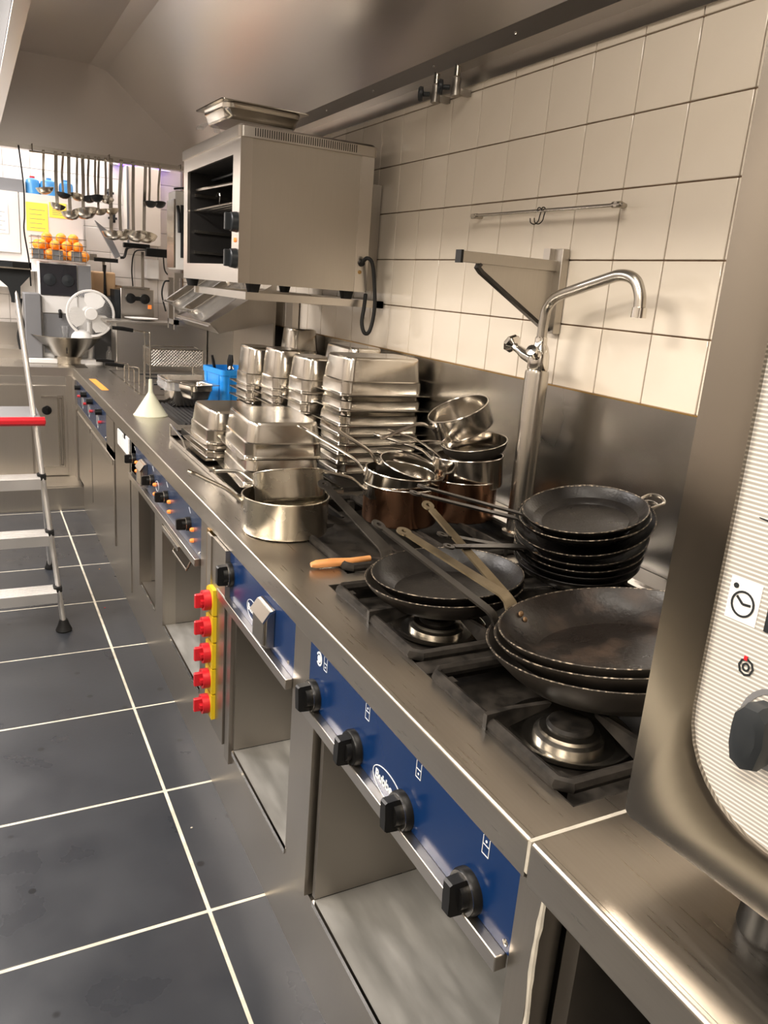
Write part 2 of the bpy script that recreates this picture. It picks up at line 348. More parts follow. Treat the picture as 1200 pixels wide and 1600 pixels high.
# top plate with wells cut out: strips around the rectangles
wells = [(.715, 1.46, .70, 1.585), (.79, 1.46, 1.64, 2.30), (.80, 1.46, 2.38, 3.55), (.84, 1.46, 3.68, 4.45)]
mb = MB(); mb.box(XF+.006, .715, YN, 5.9, .885, ZT, 0)
mb.box(1.46, XW-.006, YN, 6.1, .885, ZT)
y = YN
for (x0, x1, y0, y1) in wells:
    mb.box(.715, 1.46, y, y0, .885, ZT)
    if x0 > .7151: mb.box(.715, x0, y0, y1, .885, ZT)
    y = y1
mb.box(.715, 1.46, y, 6.1, .885, ZT)
obj('top_plate', mb, 'worktop', wk)
obj('front_edge', MB().prism([(XF, .86), (XF+.012, .86), (XF+.012, ZT+.0005), (XF+.003, ZT+.0005), (XF, ZT-.003)], YN, 5.9), 'worktop', wk, bev=.0016)
for (x0, x1, y0, y1) in wells:
    m = MB(); m.box(x0, x1, y0, y1, .868, .876); m.box(x0, x0+.003, y0, y1, .876, .9195); m.box(x1-.003, x1, y0, y1, .876, .9195)
    m.box(x0, x1, y0, y0+.003, .876, .9195); m.box(x0, x1, y1-.003, y1, .876, .9195)
    obj('burner_well', m, 'iron', wk)
w2 = thing('near_worktop', 'stainless worktop section nearest the camera under the combi oven', 'worktop', (XF, -1, .86))
obj('top_plate', B(XF+.006, XW-.006, -1.2, YN-.006, .885, ZT), 'worktop', w2)
obj('front_edge', MB().prism([(XF, .855), (XF+.012, .855), (XF+.012, ZT+.0005), (XF+.004, ZT+.0005), (XF, ZT-.004)], -1.2, YN-.006), 'worktop', w2, bev=.0016)
obj('joint_bead', B(XF+.0, 1.5, YN-.006, YN, .87, ZT+.0005), 'bead', w2)
bs = thing('splashback', 'plain stainless steel splashback along the wall behind the range', 'splashback', (XW-.004, 1.5, ZT))
obj('sheet', B(XW-.010, XW-.0015, -.8, 6.1, ZT, 1.362), 'splash', bs)
obj('top_bead', B(XW-.012, XW-.002, -.8, 5.3, 1.362, 1.366), 'brass', bs)
obj('foot_fold', MB().prism([(1.50, ZT), (1.50, ZT+.006), (XW-.012, ZT+.022), (XW-.010, ZT)], -.8, 5.3), 'steel', bs)
# far worktop
fk = thing('far_worktop', 'stainless worktop along the far wall running to the left', 'worktop', (0, YF, .86))
obj('top_plate', B(-2.0, XF+.02, YF-.004, 6.72, .885, ZT).box(XF+.02, 1.55, 6.1, 6.72, .885, ZT), 'worktop', fk)
obj('front_edge', B(-2.0, XF, YF-.012, YF, .86, ZT), 'steel', fk)
obj('raised_ledge', B(-2.0, .50, 6.40, 6.72, ZT, .99), 'steel', fk)
obj('rear_upstand', B(-2.0, 1.55, 6.70, 6.735, ZT, 1.16), 'steel', fk)

# ============================================================ RANGE UNITS UNDER THE WORKTOP
PB, PTp = .718, .856
def knob(y, z, parent, x=.620, r=.036, ang=0, silver=True, s=1.):
    k = MB().lathe([(0, 0), (r, 0), (r, .014*s), (r*.93, .018*s), (0, .018*s)], (0, 0, 0), 28, 'x')
    T = Matrix.Translation((x, y, z)) @ Matrix.Rotation(pi, 4, 'Z') @ Matrix.Rotation(ang, 4, 'X')
    k.move(T); o = obj('knob', k, 'black', parent)
    d = MB().lathe([(r*.6, .0182*s), (r*.92, .0182*s), (r*.92, .0195*s), (r*.6, .0195*s)], (0, 0, 0), 28, 'x').move(T)
    obj('dial_ring', d, 'satin' if silver else 'black', o)
    g = MB().lathe([(0, .018*s), (r*.62, .018*s), (r*.6, .03*s), (0, .032*s)], (0, 0, 0), 20, 'x')
    g.loft([rr for rr in [[(xx*s, a*r*sc_, b*r*sc_*1.0) for a, b in ((-.3, -.86), (.3, -.86), (.34, 0), (.3, .86), (-.3, .86), (-.34, 0))] for xx, sc_ in ((.018, .95), (.042, .9), (.046, .8))]], True, True)
    obj('grip', g.move(T), 'black', o)
    return o
def rivet(y, z, parent, x=.617):
    obj('rivet', MB().lathe([(0, 0), (.006, .0003), (.005, .003), (0, .0045)], n=12, ax='x').move(Matrix.Translation((x, y, z)) @ Matrix.Rotation(pi, 4, 'Z')), 'chrome', parent)
def txt_front(s, size, y, z, parent, x=.6155):
    # letters reading towards -Y, standing on the front plane facing -X
    return text(s, size, 'print', parent, Matrix.Translation(Vector((x, y, z))-wl(parent)) @ Matrix(((0, 0, -1, 0), (-1, 0, 0, 0), (0, 1, 0, 0), (0, 0, 0, 1))))
def ring_yz(cy, cz, a, b, wd, x=.6155, n=40, a0=0, a1=2*pi, closed=True):
    pts = [(x, cy+a*cos(a0+(a1-a0)*k/n), cz+b*sin(a0+(a1-a0)*k/n)) for k in range(n if closed else n+1)]
    return MB().sweep(pts, (.0004, wd/2), 4, rect=True, side=(1, 0, 0), closed=closed)
def fline(y0, z0, y1, z1, wd=.0012, x=.6155):
    return MB().sweep([(x, y0, z0), (x, y1, z1)], (.0004, wd/2), rect=True, side=(1, 0, 0))
# ---- four-burner range
r = thing('gas_range', 'four-knob gas range with blue control panel and open shelf, nearest the camera', 'gas range', (XF, 1.05, 0))
obj('control_panel', B(.616, .63, .678, 1.435, PB, .858), 'blue', r)
obj('panel_rail', B(.598, .62, .684, 1.438, PB-.028, PB-.001), 'steel', r, bev=.002)
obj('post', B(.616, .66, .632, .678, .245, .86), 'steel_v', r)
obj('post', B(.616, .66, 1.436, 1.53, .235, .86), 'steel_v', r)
obj('post', B(.606, .64, 1.375, 1.436, .24, PB-.03), 'steel_v', r).data
obj('side_wall', B(.62, 1.4, 1.345, 1.36, .25, .86), 'cab_in', r)
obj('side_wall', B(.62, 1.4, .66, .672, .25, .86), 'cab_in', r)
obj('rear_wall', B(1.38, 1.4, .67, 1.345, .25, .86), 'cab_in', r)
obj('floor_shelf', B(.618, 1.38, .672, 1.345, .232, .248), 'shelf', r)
obj('shelf_lip', B(.613, .619, .64, 1.345, .235, .2495), 'chrome', r)
obj('rating_plate', B(1.0, 1.10, 1.3415, 1.3448, .56, .62), 'satin', r)
for k, (y, z) in enumerate([(1.40, .744), (1.191, .742), (.990, .739), (.783, .743)]): knob(y, z, r, ang=(.12, -.05, .1, .05)[k], silver=k != 1)
rivet(.688, .733, r)
lg = obj('logo', ring_yz(1.055, .744, .056, .027, .0016), 'print', r, label='white oval logo with lettering')
txt_front('Bubbe', .026, 1.102, .736, lg)
bd = obj('badge', ring_yz(1.386, .838, .0125, .014, .004, a0=.5, a1=5.6, closed=False, n=22), 'print', r, label='round white badge')
obj('badge_centre', MB().lathe([(.0085, 0), (.0085, .0008)], (.615, 1.386, .838), 18, 'x'), 'print', bd)
for y, dot in ((1.352, 0), (1.15, 1), (.955, 0), (.757, 1)):
    m = MB()
    for q in ((y-.008, .826, y+.008, .826), (y-.008, .842, y+.008, .842), (y-.008, .826, y-.008, .856), (y+.008, .826, y+.008, .856)):
        m2 = fline(*q, wd=.0009); m.add(m2.v, m2.f)
    m.lathe([(.0022, 0), (.0022, .0006)], (.615, y, .834 if not dot else .849), 10, 'x')
    obj('burner_symbol', m, 'print', r)
# ---- double socket unit
r = thing('socket_range', 'narrow range unit with blue panel, single knob and covered power socket', 'range unit', (XF, 1.8, 0))
obj('control_panel', B(.616, .63, 1.53, 2.15, PB, .858), 'blue', r)
obj('panel_rail', B(.598, .62, 1.533, 2.13, PB-.028, PB-.001), 'steel', r, bev=.002)
obj('post', B(.608, .64, 2.00, 2.045, .195, PB-.03), 'cab_in', r)
obj('side_wall', B(.62, 1.4, 1.985, 2.0, .25, .86), 'cab_in', r)
obj('side_wall', B(.62, 1.4, 1.515, 1.53, .25, .86), 'cab_in', r)
obj('rear_wall', B(1.38, 1.4, 1.53, 1.985, .25, .86), 'cab_in', r)
obj('floor_shelf', B(.618, 1.38, 1.53, 1.985, .232, .248), 'shelf', r)
obj('shelf_lip', B(.613, .619, 1.53, 1.985, .235, .2495), 'chrome', r)
knob(2.04, .790, r, ang=0)
rivet(1.565, .744, r)
lg = obj('logo', ring_yz(1.841, .762, .044, .026, .0014), 'print', r, label='white oval logo with lettering')
txt_front('Bubbe', .026, 1.878, .753, lg)
def socket_cover(y0, y1, r):
    s_ = obj('socket_cover', MB().prism([(.616, .735), (.594, .735), (.594, .812), (.604, .828), (.616, .834)], y0, y1), 'satin', r, label='hinged steel socket cover', bev=.0015)
    obj('cover_flap', MB().prism([(.588, .738), (.594, .738), (.594, .806), (.588, .806)], y0+.010, y1-.002), 'satin', s_, bev=.001)
    obj('cover_hinge', MB().prism([(.582, .806), (.585, .803), (.602, .826), (.614, .830), (.614, .836), (.600, .832)], y0-.004, y1+.004), 'chrome', s_)
socket_cover(1.665, 1.755, r)
# ---- switch column
r = thing('switch_column', 'upright steel column carrying five red rotary switches', 'switch column', (XF, 2.15, .2))
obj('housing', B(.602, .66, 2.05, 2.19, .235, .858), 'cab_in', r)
obj('cover_plate', B(.598, .604, 2.19, 2.235, .27, .858), 'steel_v', r)
obj('brass_strip', B(.606, .63, 2.24, 2.27, .235, .86), 'brass', r)
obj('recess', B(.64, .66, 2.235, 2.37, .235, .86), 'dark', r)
for z in (.664, .577, .489, .403, .315):
    y = 2.17
    p = obj('switch_plate', MB().loft([[(x, y+a, z+b) for a, b in ((-.040, -.038), (.035, -.038), (.035, .030), (.012, .044), (-.040, .044))] for x in (.602, .590)], True, True), 'yellow', r)
    k = MB().lathe([(0, 0), (.031, 0), (.031, .022), (.024, .022), (.024, .012), (0, .012)], (0, 0, 0), 24, 'x').move(Matrix.Translation((.590, y, z)) @ Matrix.Rotation(pi, 4, 'Z'))
    kb = obj('switch_knob', k, 'red', p)
    obj('grip', B(.545, .578, y-.0065, y+.0065, z-.022, z+.022, c=.002).box(.56, .578, y-.022, y+.022, z-.006, z+.006), 'red', kb)
# ---- electric cooktop unit, blue panel with orange lamps
r = thing('electric_range', 'long electric range unit with blue-grey panel and glowing orange pilot lamps', 'range unit', (XF, 3.0, 0))
obj('control_panel', B(.616, .63, 2.375, 3.63, PB, .858), 'blued', r)
obj('panel_rail', B(.598, .62, 2.39, 3.61, PB-.028, PB-.001), 'steel', r, bev=.002)
obj('post', B(.616, .66, 2.28, 2.375, .235, .86), 'cab_in', r)
obj('post', B(.608, .66, 2.93, 3.06, .245, PB-.03), 'steel_v', r)
obj('post', B(.616, .66, 3.06, 3.11, .235, PB-.03), 'steel_v', r)
obj('post', B(.608, .66, 3.42, 3.52, .235, PB-.03), 'steel_v', r)
obj('post', B(.616, .66, 3.52, 3.65, .235, .86), 'steel_v', r)
obj('side_wall', B(.66, 1.4, 2.93, 2.95, .25, .7), 'cab_in', r); obj('side_wall', B(.66, 1.4, 3.42, 3.44, .25, .7), 'cab_in', r)
obj('side_wall', B(.66, 1.4, 2.36, 2.375, .25, .7), 'cab_in', r)
obj('rear_wall', B(1.38, 1.4, 2.37, 3.44, .25, .86), 'cab_in', r)
obj('floor_shelf', B(.618, 1.38, 2.375, 2.93, .232, .248), 'shelf', r)
obj('floor_shelf', B(.618, 1.38, 3.06, 3.42, .232, .248), 'cab_in', r)
obj('shelf_lip', B(.613, .619, 2.375, 2.93, .235, .2495), 'chrome', r)
obj('shelf_lip', B(.613, .619, 3.11, 3.42, .235, .2495), 'chrome', r)
obj('drawer_pull', MB().sweep([(.61, 2.46, .695), (.59, 2.46, .655), (.59, 2.66, .655), (.61, 2.66, .695)], .004).box(.592, .6, 2.60, 2.86, .672, .689), 'satin', r)
for y in (3.535, 3.135, 2.875, 2.525):
    k = knob(y, .796, r, r=.024, s=1.1)
    obj('pilot_lamp', MB().lathe([(.0075, 0), (.0075, .008), (.005, .013), (0, .014)], n=14, ax='x').move(Matrix.Translation((.617, y-.050, .790)) @ Matrix.Rotation(pi, 4, 'Z')), 'orange_glow', r)
    obj('pilot_lamp', MB().lathe([(.0075, 0), (.0075, .008), (.005, .013), (0, .014)], n=14, ax='x').move(Matrix.Translation((.617, y-.050, .752)) @ Matrix.Rotation(pi, 4, 'Z')), 'orange_glow', r)
    obj('symbol', fline(y-.01, .835, y+.015, .85), 'print', r)
socket_cover(3.25, 3.35, r)
obj('logo', ring_yz(3.06, .79, .03, .02, .0014), 'print', r)
rivet(2.40, .733, r)
# ---- griddle cabinet
r = thing('griddle_cabinet', 'plain steel cabinet door with pale bracket plate below the worktop', 'cabinet', (XF, 3.85, 0))
obj('door', B(.613, .64, 3.665, 3.985, .10, .80), 'steel_v', r)
obj('post', B(.616, .66, 3.985, 4.10, .235, .86), 'steel_v', r)
obj('bracket_plate', B(.609, .616, 3.67, 3.98, .775, .83).box(.609, .616, 3.67, 3.75, .83, .858).box(.609, .616, 3.83, 3.98, .83, .85), 'print', r, label='pale perforated bracket plate')
# ---- fryer cabinets
r = thing('fryer_cabinet', 'double-door steel fryer cabinet with small instrument panel near the far corner', 'cabinet', (XF, 5.0, 0))
obj('body', B(.625, 1.4, 4.10, 5.88, .235, .86), 'cab_in', r)
obj('instrument_panel', B(.614, .626, 4.37, 5.70, .70, .858), 'blued', r)
for y0, y1 in ((4.12, 4.96), (4.99, 5.66)):
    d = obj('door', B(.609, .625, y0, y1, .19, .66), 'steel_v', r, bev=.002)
    obj('door_fold', B(.604, .609, y0+.01, y1-.01, .63, .655), 'steel', d)
obj('door_header', B(.612, .626, 4.12, 4.37, .66, .858).box(.612, .626, 4.12, 5.88, .66, .70), 'steel_v', r)
obj('corner_post', B(.60, .66, 5.70, 5.88, .145, .86), 'steel_v', r)
for y in (4.55, 4.92, 5.20, 5.52):
    k = obj('knob', MB().lathe([(0, 0), (.018, 0), (.016, .035), (0, .036)], n=14, ax='x').move(Matrix.Translation((.614, y, .835)) @ Matrix.Rotation(pi, 4, 'Z')), 'black', r)
    obj('pilot_lamp', MB().lathe([(0, 0), (.009, 0), (.008, .018), (0, .019)], n=10, ax='x').move(Matrix.Translation((.614, y+.02, .775)) @ Matrix.Rotation(pi, 4, 'Z')), 'red', r)
for y in (4.68, 5.05, 5.36):
    obj('socket_frame', ring_yz(y, .775, .045, .055, .007, x=.610, n=4), 'print', r)
    obj('socket_flap', B(.606, .614, y-.035, y+.03, .74, .81), 'greyp', r)
rivet(4.40, .72, r, .613)
# ---- near cabinet under second worktop
r = thing('near_cabinet', 'dark open steel cabinet bay under the near worktop', 'cabinet', (.75, .1, 0))
obj('side_wall', B(.66, 1.4, .595, .622, .24, .86), 'cab_in', r)
obj('post', B(.70, .73, .44, .50, .24, .86), 'cab_in', r)
obj('side_wall', B(.73, 1.4, .44, .46, .24, .86), 'cab_in', r)
obj('floor_shelf', B(.63, 1.38, -1, .6, .232, .248), 'cab_in', r)
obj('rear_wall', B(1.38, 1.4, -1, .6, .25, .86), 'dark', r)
pts = [(.618, .628, .86), (.616, .630, .75), (.617, .626, .66), (.615, .631, .58), (.617, .627, .45), (.616, .630, .3)]
obj('sealant_bead', MB().sweep(bez(pts, 5), [(.004+.003*random.random(), .003) for _ in range(26)], 6), 'bead', r)
pl = thing('plinth', 'continuous steel kick plinth along the floor below the units', 'plinth', (XF, 2, 0))
m = B(.618, .64, -1.2, 5.52, 0, .235)
obj('plate', m, 'steel_v', pl)
obj('far_plate', B(-2.0, .62, 5.52, 5.56, 0, .155).box(-2, .62, 5.55, 5.9, .14, .155), 'steel_v', pl)
# ---- far cabinets
r = thing('far_cabinet', 'steel cabinets under the far worktop with one recessed door and black dial', 'cabinet', (.2, 5.88, .15))
obj('body', B(-2.0, .62, 5.88, 6.6, .15, .86), 'cab_in', r)
obj('door', B(-.5, .33, 5.862, 5.88, .16, .80), 'steel_v', r, bev=.002)
d = obj('door', B(.345, .56, 5.862, 5.88, .16, .80), 'steel_v', r, bev=.002)
mm = MB(); mm.loft([[(x, 5.862, z) for x, z in p] for p in [[(.50, .22), (.54, .22), (.54, .73), (.50, .73)]]] + [[(.505, 5.85, .225), (.535, 5.85, .225), (.535, 5.85, .725), (.505, 5.85, .725)], [(.512, 5.85, .235), (.528, 5.85, .235), (.528, 5.85, .715), (.512, 5.85, .715)], [(.515, 5.86, .24), (.525, 5.86, .24), (.525, 5.86, .71), (.515, 5.86, .71)]])
obj('door_handle', mm.box(.395, .535, 5.852, 5.862, .715, .728).box(.395, .535, 5.852, 5.862, .218, .23), 'satin', d, label='long pressed recess handle')
k = obj('knob', MB().lathe([(0, 0), (.033, 0), (.031, -.012), (0, -.014)], n=20, ax='y').box(-.007, .007, -.03, -.012, -.022, .022).move(Matrix.Translation((.43, 5.862, .628))), 'black', d)
obj('corner_post', B(.56, .60, 5.86, 5.90, .15, .86), 'steel_v', r)

# ============================================================ BURNERS AND GRATES
def burner(x, y, lab, R=.062):
    t = thing('gas_burner', lab, 'burner', (x, y, .876), group='gas burners of the four-burner range')
    obj('drip_dish', MB().lathe([(0, 0), (R*.9, 0), (R*1.55, .010), (R*1.75, .022), (R*1.78, .022), (R*1.55, .006)], (x, y, .877), 36), 'satin', t)
    obj('burner_ring', MB().lathe([(R*.98, .004), (R*.98, .014), (R*.86, .018), (R*.84, .024), (R*.6, .028), (R*.55, .014), (0, .012)], (x, y, .877), 36), 'satin', t)
    obj('burner_cap', MB().lathe([(0, .02), (R*.62, .022), (R*.66, .030), (R*.6, .036), (0, .038)], (x, y, .877), 32), 'iron', t)
burner(.875, .895, 'steel gas burner at the front right, under the near pan stack')
burner(.885, 1.36, 'steel gas burner at the front, under the middle pan pair')
burner(1.25, .90, 'gas burner at the back right, behind the near pan stack')
burner(1.25, 1.36, 'gas burner under the tall black pan stack')
def bar(m, p, q, a=.007, b=.009): m.sweep([p, q], (a, b), rect=True, side=Vector(q)-Vector(p) and (Vector(q)-Vector(p)).cross(Vector((0, 0, 1))))
def grate(x0, x1, y0, y1, lab, group='cast grates of the four-burner range'):
    t = thing('pan_grate', lab, 'grate', ((x0+x1)/2, (y0+y1)/2, .92), group=group)
    z = .928; c = .013; xc, yc = (x0+x1)/2, (y0+y1)/2
    P = [(x0+c, y0, z), (x1-c, y0, z), (x1, y0+c, z), (x1, y1-c, z), (x1-c, y1, z), (x0+c, y1, z), (x0, y1-c, z), (x0, y0+c, z)]
    obj('outer_frame', MB().sweep(P, (.011, .012), 8, closed=True).box(x0+.01, x0+.03, y0+.02, y0+.04, .877, .925).box(x0+.01, x0+.03, y1-.04, y1-.02, .877, .925).box(x1-.03, x1-.01, y1-.04, y1-.02, .877, .925), 'iron', t)
    def rib(ax, ay, bx, by):
        m = MB(); dx, dy = bx-ax, by-ay; n = math.hypot(dx, dy); dx /= n; dy /= n; wx, wy = -dy*.005, dx*.005
        poly = [(-.012, .918), (-.012, .948), (n*.30, .950), (n, .945), (n*.97, .938), (n*.25, .916)]
        rings = [[(ax+dx*u+s*wx, ay+dy*u+s*wy, zz) for u, zz in poly] for s in (-1, 1)]
        obj('rib', m.loft(rings, True, True), 'iron', t)
    g = .055
    rib(x0, yc, xc-g, yc); rib(x1, yc, xc+g, yc); rib(xc, y0, xc, yc-g); rib(xc, y1, xc, yc+g)
    return t
grate(.722, 1.075, .732, 1.105, 'cast iron pan grate at the front right, under the near pan stack')
grate(.722, 1.075, 1.172, 1.545, 'cast iron pan grate under the middle pan pair')
grate(1.09, 1.43, .732, 1.105, 'cast iron pan grate at the back right of the range')
grate(1.09, 1.43, 1.172, 1.545, 'cast iron pan grate under the tall black pan stack')
for x0, x1, n in ((.80, 1.10, 'left'), (1.12, 1.43, 'right')):
    t = grate(x0, x1, 1.66, 2.28, 'cast iron grate under the copper saucepans, '+('nearer the front edge' if n == 'left' else 'nearer the wall'), 'cast grates under the saucepans')
obj('divider', B(.715, 1.45, 1.115, 1.162, .90, .921), 'iron', wk)
obj('hob_plate', B(.82, 1.45, 2.40, 3.54, .88, .93), 'iron', wk)
gr = obj('griddle_plate', B(.86, 1.45, 3.70, 4.43, .88, .905), 'griddle', wk)
for k in range(24):
    x = .89+.023*k
    obj('griddle_rib', MB().prism([(x-.008, .905), (x+.008, .905), (x+.003, .915), (x-.003, .915)], 3.74, 4.40), 'griddle', gr)

# ============================================================ FRYING PANS
def circ_handle(m, p, r0, r1, t, n, d, side):   # flat ring at the strap's end
    pass
def frypan(name, label, c, nrm, R, H, hphi=None, helev=15, hlen=.26, body='pan', hm='strap', group=None, wall=.74, hw=.0125, inner=None, rim='rimwear', attach=.02):
    n = Vector((nrm[0], nrm[1], 1)).normalized(); x = (Vector((1, 0, 0))-n*n.x).normalized(); y = n.cross(x)
    t = thing(name, label, 'frying pan', c, group=group); t.rotation_euler = Matrix((x, y, n)).transposed().to_euler()
    prof = [(0, -H), (R*wall*.94, -H), (R*wall, -H+.003), (R*(wall+(1-wall)*.45), -H*.62), (R*(wall+(1-wall)*.8), -H*.28), (R-.0005, -.001), (R, .0006)]
    obj('pan_body', MB().lathe(prof, n=56, caps=False), body, t, w=False)
    pin = [(R-.001, .0012), (R-.004, .0004), (R*(wall+(1-wall)*.8)-.004, -H*.28), (R*(wall+(1-wall)*.45)-.004, -H*.60), (R*wall-.002, -H+.008), (R*wall*.93, -H+.004), (0, -H+.004)]
    obj('pan_inside', MB().lathe(pin, n=56, caps=False), inner or body, t, w=False, sharp=19)
    if rim: obj('pan_rim', MB().sweep([((R-.0012)*cos(2*pi*k/64), (R-.0012)*sin(2*pi*k/64), .0008) for k in range(64)], .0014, 6, closed=True), rim, t, w=False)
    if hphi is not None:
        d = Vector((cos(radians(hphi)), sin(radians(hphi)), 0)); s = Vector((-d.y, d.x, 0)); e = radians(helev)
        dd = d*cos(e)+Vector((0, 0, sin(e)))
        p0 = d*(R*.965)+Vector((0, 0, -H*.42)); p1 = d*(R+.006)+Vector((0, 0, -.004)); p2 = d*(R+.022)+Vector((0, 0, .022))
        p3 = p2+dd*.05; p4 = p2+dd*(hlen-.045); p5 = p2+dd*(hlen-.03)
        path = [p0, p1, d*(R+.011)+Vector((0, 0, .011)), p2, p3, p3.lerp(p4, .5), p4, p5]
        wd = [(hw*1.5, .0022), (hw*1.2, .0022), (hw*1.05, .0022), (hw, .0022), (hw*.95, .0022), (hw*.82, .0022), (hw*.72, .0022), (hw*.7, .0022)]
        m = MB().sweep(path, wd, rect=True, side=s)
        cpt = p2+dd*(hlen-.016); un = s.cross(dd).normalized(); ro, ri = hw*1.12, hw*.42
        rings = []
        for (rr, tt) in ((ri, -.0022), (ro, -.0022), (ro, .0022), (ri, .0022)):
            rings.append([cpt+dd*rr*cos(2*pi*k/18)+s*rr*sin(2*pi*k/18)+un*tt for k in range(18)])
        m.loft(rings, closed=True)
        obj('handle', m, hm, t, w=False, label='flat riveted strap handle')
        for (da, dz) in ((-6, -.014), (6, -.014), (0, -.024)):
            a = radians(hphi)+da/57.3*.05/R*.35; q = Vector((cos(a), sin(a), 0))
            ff = 1-(1-wall)*(-dz/H)*.9
            p = q*(R*ff-.005)+Vector((0, 0, dz))
            rv = MB().lathe([(0, -.002), (.0058, -.001), (.005, .002), (0, .0035)], n=10).move(Matrix.Translation(p) @ (-q+Vector((0, 0, .35))).normalized().to_track_quat('Z', 'Y').to_matrix().to_4x4())
            obj('rivet', rv, 'rust', t, w=False)
    return t
# near stack of three
G = 'frying pans stacked nearest the camera'
frypan('frying_pan', 'worn frying pan on top of the near stack of three, brown-stained inside', (1.014, .956, 1.052), (-.09, .14), .218, .058, 114, 24, .28, 'panold', 'strap', G, inner='panin', hw=.015)
frypan('frying_pan', 'middle frying pan of the near stack of three', (1.012, .955, 1.039), (-.09, .14), .223, .058, 128, 36, .29, 'panold', 'strapdark', G, hw=.014)
frypan('frying_pan', 'lowest and widest frying pan of the near stack, grey outside', (1.008, .960, 1.018), (-.06, .10), .229, .070, 103, 34, .30, 'panold', 'strap', G, hw=.013)
# middle pair
G = 'frying pans stacked in the middle of the range'
frypan('frying_pan', 'black frying pan on top of the middle pair, beside the wooden handle', (.920, 1.392, 1.004), (-.06, .04), .172, .046, None, body='pan', group=G)
frypan('frying_pan', 'lower black frying pan of the middle pair with long black upright handle', (.915, 1.395, .988), (-.04, .03), .180, .050, 106, 26, .27, 'panold', 'strapdark', G, hw=.017)
# tall stack of seven
G = 'black frying pans in the tall stack'
st = [(1.236, 1.325, 1.152, -.20, -.03, .143, .034, 172, 26, .27, 'top pan of the tall black stack, shallow with a dull centre'),
      (1.243, 1.332, 1.136, -.20, -.04, .150, .036, 168, 24, .27, 'second pan from the top of the tall black stack'),
      (1.262, 1.352, 1.118, -.30, -.13, .164, .042, None, 0, 0, 'wide tilted pan third from the top of the tall black stack'),
      (1.272, 1.365, 1.082, -.22, -.14, .158, .040, 186, 20, .24, 'fourth pan from the top of the tall black stack'),
      (1.278, 1.372, 1.058, -.18, -.13, .157, .040, 180, 24, .24, 'fifth pan from the top of the tall black stack'),
      (1.282, 1.378, 1.036, -.15, -.12, .155, .040, None, 0, 0, 'second pan from the bottom of the tall black stack'),
      (1.284, 1.382, 1.012, -.12, -.10, .152, .042, None, 0, 0, 'bottom pan of the tall black stack resting on the grate')]
for k, (x, y, z, a, b, R, H, ph, el, hl, lab) in enumerate(st):
    t = frypan('frying_pan', lab, (x, y, z), (a, b), R, H, ph, el, hl, 'pan', 'strapdark', G, rim='rimwear' if k < 5 else 'pan', hw=.0115)
    if k == 2:
        obj('side_handle', MB().sweep(bez([(.155, -.045, -.012), (.20, -.05, -.010), (.215, -.02, -.010), (.205, .005, -.012), (.158, .0, -.012)], 6), .004, 8).sweep(bez([(.155, -.035, -.022), (.19, -.038, -.022), (.20, -.018, -.022), (.19, .0, -.022), (.158, -.005, -.022)], 6), .0035, 8), 'satin', t, w=False, label='bent wire side handle')

# ============================================================ SAUCEPANS
def saucepan(label, c, nrm, R, H, hphi, helev=22, hlen=.17, body='pot', hm='satin', group=None, rimr=.0022, flare=0, name='saucepan', cat='saucepan', loop=False, base=None, hr=(.0092, .0055)):
    """c is the centre of the rim"""
    n = Vector((nrm[0], nrm[1], 1)).normalized(); x = (Vector((1, 0, 0))-n*n.x).normalized(); y = n.cross(x)
    t = thing(name, label, cat, c, group=group); t.rotation_euler = Matrix((x, y, n)).transposed().to_euler()
    rb = R*(1-flare)
    obj('pot_body', MB().lathe([(0, -H), (rb-.008, -H), (rb-.002, -H+.004), (rb, -H+.010), (R, -.004), (R+.0015, 0), (R, .0018), (R-.002, .001), (R-.002, -.004), (rb-.002, -H+.010), (rb-.010, -H+.004), (0, -H+.004)], n=56), body, t, w=False)
    if base: obj('pot_base', MB().lathe([(rb+.001, -H+.001), (rb+.0012, -H+.018), (rb-.004, -H+.018)], n=48, caps=False), base, t, w=False)
    obj('rim', MB().sweep([((R)*cos(2*pi*k/56), (R)*sin(2*pi*k/56), .0) for k in range(56)], rimr, 6, closed=True), 'potc' if body != 'pot' else 'pot', t, w=False)
    if hphi is not None:
        d = Vector((cos(radians(hphi)), sin(radians(hphi)), 0)); s = Vector((-d.y, d.x, 0)); e = radians(helev)
        Z = Vector((0, 0, 1)); dd = d*cos(e)+Z*sin(e)
        p = [d*(R*.99)+Z*(-.022), d*(R+.016)+Z*(-.010), d*(R+.045)+Z*.012+dd*.0, d*(R+.02)+dd*hlen*.55+Z*.006, d*R+dd*hlen*.85, d*R+dd*hlen]
        path = bez(p, 5); K = len(path)
        wd = [(hr[0]*(1.0-.25*i/K+(.35 if i > K-5 else 0)), hr[1]) for i in range(K)]
        m = MB().sweep(path, wd, 10, side=s)
        m.loft([[d*(R*.99)+Z*(-.022)+s*a*.02+Z*b*.016+d*q for a, b in ((-1, -.4), (-.6, -1), (.6, -1), (1, -.4), (1, .4), (.6, 1), (-.6, 1), (-1, .4))] for q in (-.002, .003)], True, True)
        obj('handle', m, hm, t, w=False, label='long bent steel handle')
    return t
saucepan('lower steel saucepan with scorched base standing on the front worktop', (.762, 2.015, 1.026), (0, 0), .122, .105, 163, 22, .16, 'pot', 'pot', 'pair of steel saucepans on the worktop')
saucepan('upper steel saucepan tilted inside the other on the front worktop', (.785, 2.06, 1.078), (.02, .36), .100, .085, 150, 10, .13, 'pot', 'satin', 'pair of steel saucepans on the worktop')
G = 'copper and steel saucepans piled by the tap'
saucepan('copper saucepan with steel pans nested inside, left of the copper pair', (1.112, 1.975, 1.055), (0, 0), .112, .115, 168, 14, .15, 'copper', 'potc', G)
